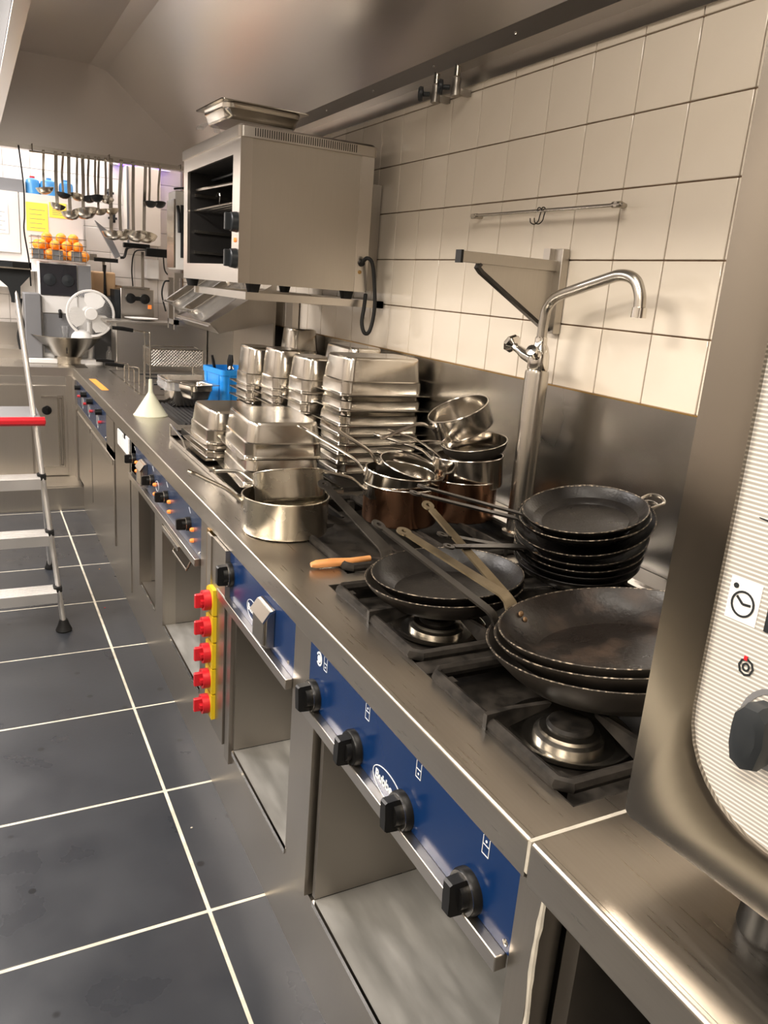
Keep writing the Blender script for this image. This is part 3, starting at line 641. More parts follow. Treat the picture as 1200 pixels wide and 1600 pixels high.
saucepan('steel saucepan nested in the left copper pan with deep bright rim', (1.105, 1.975, 1.092), (.05, -.06), .104, .085, 144, 20, .235, 'potc', 'potc', G, hr=(.010, .004))
saucepan('small bright saucepan tilted toward the camera inside the left copper stack', (1.150, 1.985, 1.102), (.16, -.20), .100, .06, 158, 17, .21, 'potc', 'potc', G)
saucepan('copper saucepan under the pile beside the tap column', (1.325, 1.985, 1.065), (0, 0), .116, .125, 150, 20, .16, 'copper', 'potc', G)
saucepan('steel saucepan nested in the right copper pan beside the tap', (1.345, 1.985, 1.130), (-.06, .04), .108, .095, 140, 16, .20, 'potc', 'potc', G)
frypan('saute_pan', 'shallow steel pan with blackened outside lying on the saucepan pile', (1.365, 1.990, 1.172), (-.20, -.02), .104, .036, None, body='panold', group=G, inner='potc', rim='potc', wall=.86)['category'] = 'saucepan'
t = saucepan('steel saucepan lying tilted on top of the pile by the tap', (1.345, 2.07, 1.262), (-.46, .03), .098, .075, 178, 8, .18, 'potc', 'potc', G)
for (p, lab) in (([(1.135, 2.13, 1.185), (1.20, 2.05, 1.165), (1.255, 1.99, 1.12), (1.275, 1.96, 1.07)], 'bent steel ladle handle crossing the saucepan pile'),
                 ([(1.13, 2.10, 1.145), (1.20, 2.06, 1.160), (1.27, 2.03, 1.165), (1.30, 2.0, 1.13)], 'second steel spoon handle among the saucepan pile'),
                 ([(1.09, 2.16, 1.12), (1.16, 2.10, 1.13), (1.24, 2.04, 1.10), (1.28, 2.0, 1.06)], 'lowest steel spoon handle among the saucepan pile')):
    path = bez(p, 6); d = [(.009-.003*i/len(path), .003) for i in range(len(path))]
    m = MB().sweep(path, d, 8)
    m.lathe([(0, -.012), (.018, -.008), (.026, .004), (.024, .004), (.016, -.006), (0, -.010)], tuple(path[-1]), 16)
    solo('serving_spoon', m, 'potc', lab, 'spoon')

# wooden handled spatula at the edge of the burners
t = thing('spatula', 'wooden-handled spatula poking out from under the middle pans', 'spatula', (.80, 1.69, .92), rot=(0, 0, radians(-3)))
hb = [(-.085, 0, .012), (-.07, 0, .013), (-.03, 0, .014), (.02, 0, .0135), (.075, 0, .018)]
obj('handle', MB().sweep([Vector(p) for p in hb], [(.007, .006), (.0125, .010), (.0135, .011), (.011, .009), (.0085, .0075)], 14), 'wood', t, w=False, label='worn orange wooden handle')
obj('blade', MB().sweep([(.075, 0, .018), (.10, -.02, .02), (.13, -.06, .024)], [(.006, .003), (.010, .0015), (.016, .001)], rect=True), 'strapdark', t, w=False)

# ============================================================ TAP, BRACKET, HOOK RAIL
t = thing('swivel_tap', 'tall steel pot-filler tap on a column with swivel spout', 'tap', (1.44, 1.82, ZT))
obj('column', MB().lathe([(.046, ZT), (.046, ZT+.01), (.0345, ZT+.014), (.0345, 1.405), (.033, 1.412), (.020, 1.414)], (1.44, 1.82, 0), 36), 'satin', t)
v = obj('valve_body', MB().lathe([(.028, 1.412), (.031, 1.42), (.030, 1.455), (.024, 1.478), (.018, 1.487), (.0175, 1.505), (.016, 1.507)], (1.44, 1.82, 0), 24).sweep([(1.44, 1.82, 1.435), (1.437, 1.885, 1.452), (1.437, 1.918, 1.464)], [.018, .016, .012], 14).sweep([(1.44, 1.82, 1.45), (1.405, 1.80, 1.462)], [.018, .014], 14), 'chrome', t)
dirh = Vector((-.05, .82, .42)).normalized()
hm = MB().lathe([(.010, -.03), (.012, 0), (.018, .004), (.028, .010), (.030, .018), (.026, .024), (0, .026)], n=8).move(Matrix.Translation((1.436, 1.935, 1.470)) @ dirh.to_track_quat('Z', 'Y').to_matrix().to_4x4())
obj('tap_handle', hm, 'chrome', v)
hm = MB().lathe([(.008, -.01), (.014, 0), (.017, .008), (.015, .016), (0, .018)], n=16).move(Matrix.Translation((1.398, 1.796, 1.466)) @ Vector((-.8, -.4, .4)).to_track_quat('Z', 'Y').to_matrix().to_4x4())
obj('tap_handle', hm, 'chrome', v)
sp = bez([(1.44, 1.82, 1.50), (1.44, 1.818, 1.55), (1.44, 1.81, 1.59), (1.44, 1.775, 1.62), (1.44, 1.70, 1.642), (1.44, 1.60, 1.668), (1.44, 1.54, 1.681), (1.44, 1.492, 1.672), (1.44, 1.467, 1.64), (1.44, 1.460, 1.605)], 6)
obj('spout', MB().sweep(sp, .0145, 18, side=(1, 0, 0)), 'satin', t)
obj('spout_nozzle', MB().lathe([(.012, 1.583), (.0185, 1.583), (.0175, 1.607), (.013, 1.609)], (1.44, 1.46, 0), 20), 'chrome', t)
t = thing('wall_bracket', 'steel triangular shelf bracket on an upright beside the tap', 'bracket', (1.54, 1.91, 1.51))
obj('upright', B(1.530, 1.556, 1.885, 1.925, 1.515, 1.755), 'steel_v', t, bev=.001)
obj('arm', B(1.20, 1.535, 1.905, 1.93, 1.692, 1.722), 'steel_v', t, bev=.001)
obj('arm_cap', B(1.197, 1.205, 1.903, 1.932, 1.690, 1.724), 'black', t)
obj('gusset', MB().prism([(1.262, 1.692), (1.53, 1.692), (1.53, 1.53), (1.50, 1.54), (1.272, 1.672)], 1.916, 1.920), 'steel_v', t)
obj('gusset_edge', MB().sweep([(1.268, 1.915, 1.692), (1.262, 1.915, 1.682), (1.275, 1.915, 1.670), (1.505, 1.915, 1.535), (1.53, 1.915, 1.525)], (.011, .005), rect=True, side=(0, 1, 0)), 'strapdark', t)
obj('clip', B(1.515, 1.535, 1.925, 1.955, 1.715, 1.755), 'steel', t)
t = thing('hook_rail', 'thin round steel hook rail mounted on the tiled wall', 'rail', (1.53, 2.03, 1.86))
obj('rod', MB().sweep([(1.53, 1.665, 1.863), (1.53, 2.39, 1.866)], .005, 12), 'satin', t)
for y in (1.69, 2.37):
    obj('mount', MB().lathe([(.007, -.008), (.008, .018), (.006, .03)], n=12, ax='x').move(Matrix.Translation((1.53, y, 1.864))).sweep([(1.53, y-.015, 1.864), (1.53, y+.015, 1.864)], .0085, 12), 'satin', t)
for k, y in enumerate((2.02, 2.000)):
    pts = [(1.522, y, 1.862), (1.524, y, 1.871), (1.532, y, 1.873), (1.537, y, 1.866), (1.533, y-.001, 1.850), (1.530, y, 1.835), (1.522, y+.006, 1.826), (1.512, y+.012, 1.830), (1.510, y+.014, 1.842)]
    solo('s_hook', MB().sweep(bez(pts, 5), .0018, 8), 'strapdark', 'small steel S hook on the wall rail, '+('the left one' if k == 0 else 'the right one'), 'hook', 'hooks on the wall rail')

# ============================================================ SALAMANDER OVEN ON ITS WALL SHELF
OX0, OX1, OY0, OY1, OZ0, OZ1 = .905, 1.445, 3.0, 3.87, 1.588, 2.098
t = thing('grill_oven', 'boxy stainless steel countertop grill oven on a wall shelf', 'oven', (OX0, OY0, 1.56))
m = MB(); th = .018
m.box(OX0+.02, OX1, OY0, OY0+.012, OZ0, OZ1); m.box(OX0+.012, OX1, OY1-.012, OY1, OZ0, OZ1); m.box(OX1-.012, OX1, OY0+.012, OY1-.012, OZ0, OZ1)
m.box(OX0+.02, OX1-.012, OY0+.012, OY1-.012, OZ0+.001, OZ0+.012); m.box(OX0+.02, OX1-.012, OY0+.012, OY1-.012, OZ1-.012, OZ1-.001)
obj('casing', m, 'steel_v', t)
obj('corner_trim', B(OX0, OX0+.045, OY0-.003, OY0, OZ0, OZ1), 'steel', t); obj('corner_trim', B(OX1-.055, OX1, OY0-.003, OY0, OZ0, OZ1), 'steel', t)
CY0, CY1, CZ0, CZ1 = 3.09, 3.80, 1.655, 2.045
fr = MB(); fr.box(OX0, OX0+.012, OY0, CY0, OZ0, OZ1); fr.box(OX0, OX0+.012, CY1, OY1, OZ0, OZ1)
fr.box(OX0, OX0+.012, CY0, CY1, OZ0, CZ0); fr.box(OX0, OX0+.012, CY0, CY1, CZ1, OZ1)
obj('front_frame', fr, 'steel', t)
cv = MB(); cv.box(OX1-.06, OX1-.05, CY0-.01, CY1+.01, CZ0-.01, CZ1+.01); cv.box(OX0+.012, OX1-.05, CY0-.012, CY0-.002, CZ0-.01, CZ1+.01)
cv.box(OX0+.012, OX1-.05, CY1+.002, CY1+.012, CZ0-.01, CZ1+.01); cv.box(OX0+.012, OX1-.05, CY0, CY1, CZ0-.012, CZ0-.002); cv.box(OX0+.012, OX1-.05, CY0, CY1, CZ1+.002, CZ1+.012)
obj('cavity', cv, 'cavity', t)
lid = MB().loft([rrect(OX1-OX0+.02, OY1-OY0+.02, .02, z_, cx=(OX0+OX1)/2, cy=(OY0+OY1)/2) for z_ in (OZ1, OZ1+.036)]+[rrect(OX1-OX0, OY1-OY0, .02, OZ1+.044, cx=(OX0+OX1)/2, cy=(OY0+OY1)/2)], True, True)
ld = obj('lid', lid, 'steel', t)
for k in range(46):
    x = OX0+.05+.0088*k*1.02
    obj('vent_slot', B(x, x+.0035, OY0-.0105, OY0-.009, OZ1+.006, OZ1+.033), 'dark', ld)
for (z_, dz) in ((1.945, .02), (1.79, 0), (1.70, 0)):
    rk = obj('rack_runner', B(OX0+.03, OX1-.08, CY1-.02, CY1, z_, z_+.012), 'satin', t)
    obj('rack_runner', B(OX0+.03, OX1-.08, CY0, CY0+.015, z_-.02, z_-.008), 'satin', t)
rk = MB(); 
for k in range(14): rk.sweep([(OX0+.03+.028*k, CY0+.01, 1.885), (OX0+.03+.028*k, CY1-.01, 1.885)], .0022, 6)
for y in (CY0+.01, CY1-.01): rk.sweep([(OX0+.03, y, 1.885), (OX0+.40, y, 1.885)], .003, 6)
obj('wire_rack', rk.sweep([(OX0+.028, CY0+.01, 1.885), (OX0+.028, CY1-.01, 1.885)], .004, 6), 'potc', t)
obj('grip_wire', MB().sweep(bez([(OX0+.05, 3.50, 1.93), (OX0+.03, 3.40, 1.935), (OX0+.02, 3.33, 1.92), (OX0+.05, 3.45, 1.89)], 4), .003, 6), 'potc', t)
obj('door_bar', MB().sweep([(OX0+.035, CY0, 1.955), (OX0+.035, CY1-.03, 1.972)], .007, 8), 'potc', t)
obj('heating_element', MB().sweep([(OX0+.1, CY0+.05, 2.02), (OX0+.1, CY1-.05, 2.02), (OX0+.2, CY1-.05, 2.02), (OX0+.2, CY0+.05, 2.02)], .006, 8), 'greyd', t)
for z_ in (1.806, 1.676):
    k = obj('knob', MB().lathe([(0, 0), (.037, 0), (.034, .022), (.030, .025), (0, .025)], n=28, ax='x').move(Matrix.Translation((OX0, 3.035, z_)) @ Matrix.Rotation(pi, 4, 'Z')), 'greyd', t)
    obj('grip', B(OX0-.045, OX0-.02, 3.027, 3.043, z_-.031, z_+.031, c=.003), 'greyd', k)
obj('pilot_lamp', MB().lathe([(0, 0), (.009, 0), (.007, .006), (0, .007)], n=14, ax='x').move(Matrix.Translation((OX0, 3.04, 1.742)) @ Matrix.Rotation(pi, 4, 'Z')), 'orange_glow', t)
for (x, y) in ((.985, 3.06), (1.385, 3.06), (.93, 3.80), (1.385, 3.80)):
    obj('foot', MB().lathe([(.022, 1.556), (.030, 1.588)], (x, y, 0), 18), 'rubber', t)
obj('cable_gland', MB().lathe([(.012, OY0-.014), (.014, OY0-.003)], (1.415, 0, 1.70), 14, 'y'), 'black', t)
obj('earth_screw', MB().lathe([(0, -.006), (.007, -.005), (.008, 0)], (1.41, OY0-.003, 1.665), 10, 'y'), 'brass', t)
obj('power_cable', MB().sweep(bez([(1.415, 2.995, 1.70), (1.425, 2.965, 1.72), (1.445, 2.955, 1.70), (1.46, 2.955, 1.62), (1.468, 2.955, 1.54), (1.462, 2.955, 1.47), (1.448, 2.955, 1.43), (1.43, 2.96, 1.43), (1.422, 2.97, 1.47), (1.435, 2.985, 1.53), (1.45, 3.01, 1.58)], 6), .008, 10), 'rubber', t)
t = thing('wall_shelf', 'square-tube steel wall shelf carrying the grill oven', 'shelf', (1.3, 3.4, 1.42))
m = MB()
for y in (3.05, 3.80): m.box(.96, 1.55, y-.014, y+.014, 1.527, 1.556)
obj('cross_tube', B(.985, 1.55, 3.04, 3.075, 1.527, 1.556), 'steel', t); obj('cross_tube', B(.94, 1.55, 3.78, 3.81, 1.527, 1.556), 'steel', t)
obj('front_tube', B(.95, .985, 3.04, 3.81, 1.527, 1.556), 'steel', t); obj('rear_tube', B(1.515, 1.55, 3.04, 4.3, 1.527, 1.556), 'steel', t)
obj('upright', B(1.515, 1.55, 4.02, 4.12, 1.368, 1.527), 'steel_v', t)
obj('upright', B(1.515, 1.555, 3.14, 3.19, 1.60, 2.02), 'steel_v', t)

# ============================================================ GASTRONORM PANS
def gnmesh(w_, l_, H, rim=.021, draft=.012, r=.035, up=False, lip=.045):
    """inverted pan: flange at z=0, closed top at z=H"""
    W, L_ = w_, l_; d = draft; st_ = min(lip, H*.4)
    R = [rrect(W-2*d-.014, L_-2*d-.014, r*.8, H-.0), rrect(W-2*d-.004, L_-2*d-.004, r, H-.004), rrect(W-2*d, L_-2*d, r, H-.012), rrect(W-.010, L_-.010, r, st_+.004), rrect(W-.002, L_-.002, r, st_), rrect(W, L_, r, .004), rrect(W+.004, L_+.004, r*.9, .001),
         rrect(W+2*rim, L_+2*rim, .012, .0005), rrect(W+2*rim, L_+2*rim, .012, -.0032), rrect(W+.001, L_+.001, r*.9, -.001), rrect(W-.004, L_-.004, r, .003), rrect(W-.013, L_-.013, r, st_), rrect(W-2*d-.004, L_-2*d-.004, r, H-.014), rrect(W-2*d-.02, L_-2*d-.02, r*.8, H-.003)]
    m = MB().loft(R, True, True)
    if up: m.move(Matrix.Rotation(pi, 4, 'X'))
    return m
ORD = ['top', 'second', 'third', 'fourth', 'fifth', 'sixth', 'seventh', 'eighth', 'ninth', 'tenth']
def gnstack(w_, l_, H, x0, y0, tops, where, group, rz=0., jit=.002, name='food_pan', lip=.045, Hb=None):
    """x0,y0 = near left body corner; tops = flange heights from top to bottom"""
    me = mesh(name, gnmesh(w_, l_, H, lip=lip), 'gn')
    mb_ = mesh(name, gnmesh(w_, l_, Hb or H, lip=lip), 'gn') if Hb else me
    for k, z in enumerate(tops):
        o = bpy.data.objects.new(name, me if k == 0 else mb_); col.objects.link(o)
        a = rz+random.uniform(-.012, .012)*(k > 0)
        c = Vector((w_/2, l_/2, 0)); c.rotate(Matrix.Rotation(a, 3, 'Z'))
        o.location = (x0+c.x+random.uniform(-jit, jit), y0+c.y+random.uniform(-jit, jit), z); o.rotation_euler = (0, 0, a)
        lab = ('upturned steel pan on top of ' if k == 0 else ('lowest upturned steel pan of ' if k == len(tops)-1 else ORD[k]+' upturned steel pan from the top of '))+where
        tag(o, lab, 'food pan', group)
base = .932
gnstack(.335, .235, .135, 1.193, 2.60, [1.225, 1.168, 1.112, 1.075, 1.040, 1.005, .970, .934], 'the wide stack by the splashback', 'wide stack of upturned food pans', Hb=.075)
gnstack(.17, .30, .12, 1.345, 2.90, [1.250, 1.19, 1.13, 1.07, 1.01, .95, ], 'the stack hidden behind the wide one', 'rear stack of upturned food pans', Hb=.08)
gnstack(.160, .215, .145, 1.175, 2.86-.02, [1.185, 1.145, 1.105, 1.065, 1.02, .975, .936], 'the narrow stack left of the wide one', 'first narrow stack of upturned food pans', Hb=.08) if False else None
gnstack(.145, .205, .135, 1.150, 2.89, [1.190, 1.148, 1.110, 1.066, 1.02, .975, .936], 'the narrow stack by the wide one', 'first narrow stack of upturned food pans', Hb=.08)
gnstack(.145, .205, .165, 1.120, 3.145, [1.165, 1.135, 1.105, 1.068, 1.03, .985, .936], 'the middle narrow stack', 'second narrow stack of upturned food pans', Hb=.08)
gnstack(.145, .205, .165, 1.085, 3.40, [1.150, 1.120, 1.085, 1.03, .985, .936], 'the narrow stack beside the blue crate', 'third narrow stack of upturned food pans', Hb=.08)
gnstack(.16, .18, .15, 1.375, 3.66, [1.240, 1.16, 1.09, 1.01, .936], 'the tallest stack by the wall', 'rear narrow stack of upturned food pans', Hb=.1)
gnstack(.262, .37, .115, .768, 2.40, [1.045, .955], 'the low wide stack behind the worktop saucepans', 'low near stack of upturned food pans', rz=-.08, Hb=.10)
gnstack(.22, .30, .120, .765, 2.86, [1.000, .970, .940], 'the low stack at the worktop edge', 'low far stack of upturned food pans', Hb=.05)
tr = thing('steel_tray', 'shallow steel tray under the low food pan stacks', 'tray', (.95, 2.9, ZT))
obj('tray_floor', B(.728, 1.10, 2.36, 3.34, ZT+.001, ZT+.006), 'gn', tr)
obj('tray_rim', MB().sweep([(.728, 2.36, .930), (1.10, 2.36, .930), (1.10, 3.34, .930), (.728, 3.34, .930)], (.003, .008), 4, rect=True, closed=True).sweep([(.728, 3.34, .93), (.728, 3.34, .985), (.728, 3.12, .965), (.728, 3.05, .935)], .004, 6), 'gn', tr)
# pan on the oven, right way up
t = solo('food_pan', gnmesh(.325, .30, .058, up=True, r=.04, lip=.02), 'gn', 'open steel food pan sitting on top of the grill oven', 'food pan')
t.location = (1.075, 3.42, OZ1+.045+.058); t.rotation_euler = (0, 0, .05)
obj('film', MB().sweep(bez([(-.17, .14, .0), (-.185, .1, -.02), (-.19, .0, -.01), (-.18, -.08, -.03), (-.175, -.1, -.054)], 4), (.015, .002), 6), 'film', t, w=False, label='crumpled cling film at the corner')

# ============================================================ BLUE CRATE WITH UTENSILS, FUNNEL, GN WITH FILM
t = thing('blue_crate', 'bright blue plastic crate holding black-handled utensils', 'crate', (1.25, 4.25, .92))
def openbox(w_, l_, H, r=.02, th=.004, fl=.007, rim=.008):
    return MB().loft([rrect(w_-fl*2, l_-fl*2, r, 0), rrect(w_, l_, r, H-.03), rrect(w_+rim, l_+rim, r, H-.028), rrect(w_+rim, l_+rim, r, H), rrect(w_-th, l_-th, r, H), rrect(w_-fl*2-th*2, l_-fl*2-th*2, r, th)], True, True)
t.location = (1.225, 4.16, .936); t.rotation_euler = (0, 0, radians(8))
obj('crate_body', openbox(.20, .26, .205), 'bluebox', t, w=False)
for sx in (-1, 1):
    for y in (-.08, .08): obj('rib', B(sx*.098-.004, sx*.098+.004, y-.006, y+.006, .02, .18), 'bluebox', t, w=False)
for x in (-.06, .06): obj('rib', B(x-.006, x+.006, -.133, -.126, .02, .18), 'bluebox', t, w=False)
for k, (dx, dy, an, az, lab) in enumerate([(-.05, .03, .22, 2.9, 'black utensil handle leaning left in the blue crate'), (.0, .04, .12, .6, 'broad black utensil handle standing in the blue crate'), (.04, -.02, .75, .2, 'black tongs arm leaning out of the blue crate to the right')]):
    m = MB().sweep([(0, 0, -.08), (0, 0, .03), (0, 0, .07), (0, 0, .105)], [(.006, .004), (.016, .007), (.022, .010), (.015, .007)], 10)
    o = solo('utensil', m, 'black', lab, 'utensil', 'utensils in the blue crate'); p = Vector((1.225+dx, 4.16+dy, 1.02))
    o.location = p; o.rotation_euler = (0, an, az)
o = solo('whisk_ball', MB().lathe([(0, -.018), (.012, -.014), (.018, 0), (.012, .014), (0, .018)], n=14), 'potc', 'small round steel utensil head in the blue crate', 'utensil'); o.location = (1.205, 4.08, 1.125)
t = thing('funnel', 'milky white plastic funnel standing upside down on the worktop', 'funnel', (.765, 3.95, ZT))
obj('cone', MB().lathe([(.0815, 0), (.083, .004), (.078, .007), (.0175, .105), (.0155, .108), (.014, .10), (.074, .004)], n=40), 'funnel', t, w=False)
obj('spout', MB().lathe([(.0165, .104), (.011, .118), (.0085, .178), (.006, .178), (.008, .12)], n=20), 'funnel', t, w=False)
t = thing('filmed_food_pan', 'deep steel food pan covered with cling film on the griddle', 'food pan', (1.04, 4.34, .916))
obj('pan_body', gnmesh(.24, .22, .135, up=True, r=.03).move(Matrix.Translation((0, 0, .135))), 'gn', t, w=False)
obj('cover', B(-.125, .125, -.118, .118, .137, .145, c=.003), 'gn', t, w=False)
obj('film_bunch', MB().loft([[(x*(1+.1*random.random()), y*(1+.06*random.random()), z) for x, y, _ in rrect(.27, .25, .03, 0, 6)] for z in (.145, .125, .105, .088)]), 'film', t, w=False)
t = solo('food_pan', gnmesh(.13, .16, .075, up=True, r=.03), 'gn', 'small open steel food pan on the griddle in front of the blue crate', 'food pan'); t.location = (1.010, 4.04, .992); t.rotation_euler = (0, 0, .3)
o = solo('order_slip', MB().sweep([(0, -.25, 0), (.0, 0, .001), (.0, .25, 0)], (.02, .0004), rect=True, side=(1, 0, 0)), 'label', 'orange paper slip lying on the worktop near the far corner', 'paper slip'); o.location = (.668, 5.05, ZT+.0012); o.rotation_euler = (0, 0, radians(1))

# ============================================================ FRYERS
t = thing('fryer', 'built-in double fryer with raised stainless rear housing in the far corner', 'fryer', (1.2, 5.9, ZT))
obj('housing', B(.90, 1.545, 5.86, 6.08, ZT, 1.245), 'steel', t, bev=.003)
obj('housing_lid', B(.83, 1.548, 5.82, 6.09, 1.245, 1.262), 'steel', t, bev=.002)
obj('tank_rim', MB().sweep([(.84, 4.62, .922), (1.42, 4.62, .922), (1.42, 5.78, .922), (.84, 5.78, .922)], (.008, .003), rect=True, closed=True), 'chrome', t)
obj('oil_surface', B(.85, 1.41, 4.63, 5.77, .920, .9205), 'steel', t)
obj('tank_divider', B(.85, 1.41, 5.17, 5.23, .9205, .926), 'steel', t)
for k, y in enumerate((4.86, 5.06, 5.38, 5.58)):
    obj('element', MB().sweep([(1.0, y, .924), (1.38, y, .924)], .004, 6), 'greyd', t)
def basket_handle(lab, x, y, z0, z1, ln, m='black'):
    t = thing('fryer_basket', lab, 'fryer basket', (x, y, z0))
    obj('handle_wire', MB().sweep(bez([(x, y, z0), (x, y, z1-.02), (x-.004, y, z1), (x-.03, y, z1+.006), (x-ln*.5, y, z1+.012)], 5), .0045, 8), 'satin', t)
    obj('handle_wire', MB().sweep(bez([(x-.02, y+.05, z0), (x-.02, y+.05, z1-.03), (x-.03, y+.04, z1), (x-.05, y+.01, z1+.006), (x-ln*.5, y, z1+.012)], 5), .0035, 8), 'satin', t)
    obj('handle_grip', MB().sweep([(x-ln*.45, y, z1+.011), (x-ln*.7, y, z1+.018), (x-ln, y, z1+.022)], [(.011, .011), (.012, .012), (.010, .010)], 12), m, t)
    return t
def basket_mesh(t, x0, x1, y0, y1, z0, z1, s=.018):
    m = MB(); r_ = .0013
    n = int((x1-x0)/s)
    for k in range(-int((z1-z0)/s), n+1):
        a = x0+k*s; m.sweep([(max(a, x0), y0, z0+max(0, x0-a)), (min(a+(z1-z0), x1), y0, z0+min(z1-z0, x1-a))], r_, 4)
        b = x0+k*s; m.sweep([(max(b, x0), y0, z1-max(0, x0-b)), (min(b+(z1-z0), x1), y0, z1-min(z1-z0, x1-b))], r_, 4)
    n = int((y1-y0)/s)
    for k in range(n+1): m.sweep([(x0, y0+k*s, z0), (x0, y0+k*s, z1)], r_, 4); m.sweep([(x0, y0+k*s, z0), (x1, y0+k*s, z0)], r_, 4)
    for z in (z0, (z0+z1)/2): m.sweep([(x0, y0, z), (x0, y1, z)], r_, 4)
    obj('wire_mesh', m, 'satin', t, kind='stuff')
    obj('mesh_frame', MB().sweep([(x0, y0, z1), (x1, y0, z1), (x1, y1, z1), (x0, y1, z1)], .004, 6, closed=True).sweep([(x0, y0, z0), (x0, y0, z1)], .003, 6).sweep([(x1, y0, z0), (x1, y0, z1)], .003, 6), 'satin', t)
t = basket_handle('raised wire fryer basket with black handle in front of the fryer housing', .918, 4.75, .95, 1.262, .21)
basket_mesh(t, .925, 1.235, 4.78, 5.0, 1.07, 1.17)
obj('hook_frame', MB().sweep([(.93, 5.0, .92), (.93, 5.0, 1.07)], .004, 6).sweep([(1.23, 5.0, .92), (1.23, 5.0, 1.07)], .004, 6).sweep([(.918, 4.75, .92), (.918, 4.75, .96)], .0045, 6), 'satin', t)
t = basket_handle('lowered fryer basket with blue-black handle, the nearer of two', .90, 5.0, .90, 1.03, .20)
t = basket_handle('lowered fryer basket with blue-black handle, the further of two', .89, 5.30, .90, 1.02, .20)

# chute tray with film wrapped pans
t = thing('sloping_chute', 'sloping open steel chute mounted on the wall beyond the oven', 'chute', (1.35, 4.6, 1.37))
obj('slope_sheet', MB().prism([(1.125, 1.345), (1.50, 1.55), (1.50, 1.556), (1.125, 1.351)], 4.24, 5.0), 'hood', t)
obj('side_sheet', MB().prism([(1.185, 1.312), (1.50, 1.385), (1.50, 1.60), (1.135, 1.365)], 4.236, 4.242), 'steel_v', t)
obj('side_sheet', MB().prism([(1.185, 1.312), (1.50, 1.385), (1.50, 1.60), (1.135, 1.365)], 5.0, 5.006), 'steel_v', t)
obj('front_lip', MB().prism([(1.135, 1.366), (1.130, 1.364), (1.183, 1.310), (1.188, 1.312)], 4.236, 5.006), 'steel', t)
obj('under_sheet', B(1.49, 1.50, 4.24, 5.0, ZT, 1.56), 'steel_v', t)
for k in range(2):
    m = gnmesh(.32, .22, .075, up=True).move(Matrix.Rotation(radians(-36), 4, 'Y'))
    o = solo('wrapped_food_pan', m, 'gn', ('nearer' if k == 0 else 'further')+' film-wrapped steel food pan lying on the sloping chute', 'food pan', 'wrapped food pans on the chute')
    o.location = (1.20-.03*k, 4.44+.30*k, 1.375+.03*k)
    xs = gnmesh(.335, .235, .085, up=True, rim=.004).move(Matrix.Rotation(radians(-36), 4, 'Y') @ Matrix.Translation((0, 0, .004)))
    zmin = min(p[2] for p in gnmesh(.32, .22, .075, up=True).move(Matrix.Rotation(radians(-36), 4, 'Y')).v)
    xs.v = [(p[0], p[1], p[2]-zmin) for p in xs.v]
    obj('film_wrap', xs, 'film', o, w=False)

# ============================================================ FOREGROUND COMBI OVEN
t = thing('combi_oven', 'stainless countertop combi oven with striped control panel, close at the right edge', 'oven', (.69, .59, ZT)); 
ang = radians(4.8)
t.rotation_euler = (0, 0, ang)
# local frame: -Y runs toward the camera along the front, +X into the wall
def L(name, mb, m, parent=None, label=None, bev=0): return obj(name, mb, m, parent or t, w=False, label=label, bev=bev)
z0 = .075; zt = 1.35
L('casing', B(.012, .46, -.62, -.012, z0, zt), 'steel_v')
# front frame with rounded opening
oy0, oy1, oz0, oz1 = -.50, -.052, .135, 1.25
def yzr(y0, y1, z0_, z1_, r, n=8):
    return [(y, z) for y, z, _ in rrect(y1-y0, z1_-z0_, r, 0, n, (y0+y1)/2, (z0_+z1_)/2)]
outer = yzr(-.62, 0, z0, zt, .012); inner = yzr(oy0, oy1, oz0, oz1, .12); inner2 = yzr(oy0+.009, oy1-.009, oz0+.009, oz1-.009, .113)
m = MB().loft([[(.012, y, z) for y, z in outer], [(.002, y, z) for y, z in outer], [(0, y*.9985, z) for y, z in outer], [(0, y, z) for y, z in inner], [(.003, y, z) for y, z in inner2], [(.016, y, z) for y, z in inner2]])
L('front_frame', m, 'ovenframe')
cp = L('control_panel', MB().loft([[(.014, y, z) for y, z in yzr(oy0+.006, oy1-.006, oz0+.006, oz1-.006, .115)], [(.009, y, z) for y, z in yzr(oy0+.008, oy1-.008, oz0+.008, oz1-.008, .113)]], True, True), 'stripes')
foot = lambda x, y: MB().lathe([(.034, 0), (.036, .006), (.031, z0)], (x, y, 0), 28)
for (x, y) in ((.075, -.165), (.075, -.55), (.40, -.165), (.40, -.55)): L('foot', foot(x, y), 'black')
kz, ky = .272, -.148
k = L('knob', MB().lathe([(0, 0), (.026, 0), (.026, -.008), (0, -.009)], (.009, ky, kz), 30, 'x'), 'greyd', cp)
m = MB(); rr = []
for xx, s in ((.0, .92), (-.012, .95), (-.026, 1), (-.033, .92), (-.037, .6)):
    rr.append([(xx, ky+a*s, kz+b*s) for a, b in ((-.014, -.030), (.0, -.036), (.014, -.030), (.019, -.012), (.020, .008), (.019, .024), (.010, .036), (-.006, .037), (-.016, .028), (-.019, 0))])
L('grip', m.loft(rr, True, True), 'greyd', k)
def lring(cy, cz, a, b, wd, x=.0083, n=24): return MB().sweep([(x, cy+a*cos(2*pi*q/n), cz+b*sin(2*pi*q/n)) for q in range(n)], (.0004, wd/2), rect=True, side=(1, 0, 0), closed=True)
def lline(y0, z0_, y1, z1_, wd, x=.0083): return MB().sweep([(x, y0, z0_), (x, y1, z1_)], (.0004, wd/2), rect=True, side=(1, 0, 0))
tl = L('timer_label', B(.0082, .009, -.108, -.072, .371, .417), 'paper', cp)
tm = lring(-.090, .391, .0125, .0135, .0022, x=.0078); m2 = lline(-.090, .391, -.082, .398, .0025, .0078); tm.add(m2.v, m2.f); m2 = lline(-.090, .391, -.099, .392, .0025, .0078); tm.add(m2.v, m2.f)
tm.lathe([(.003, -.0004), (.003, .0004)], (.0078, -.079, .4085), 10, 'x')
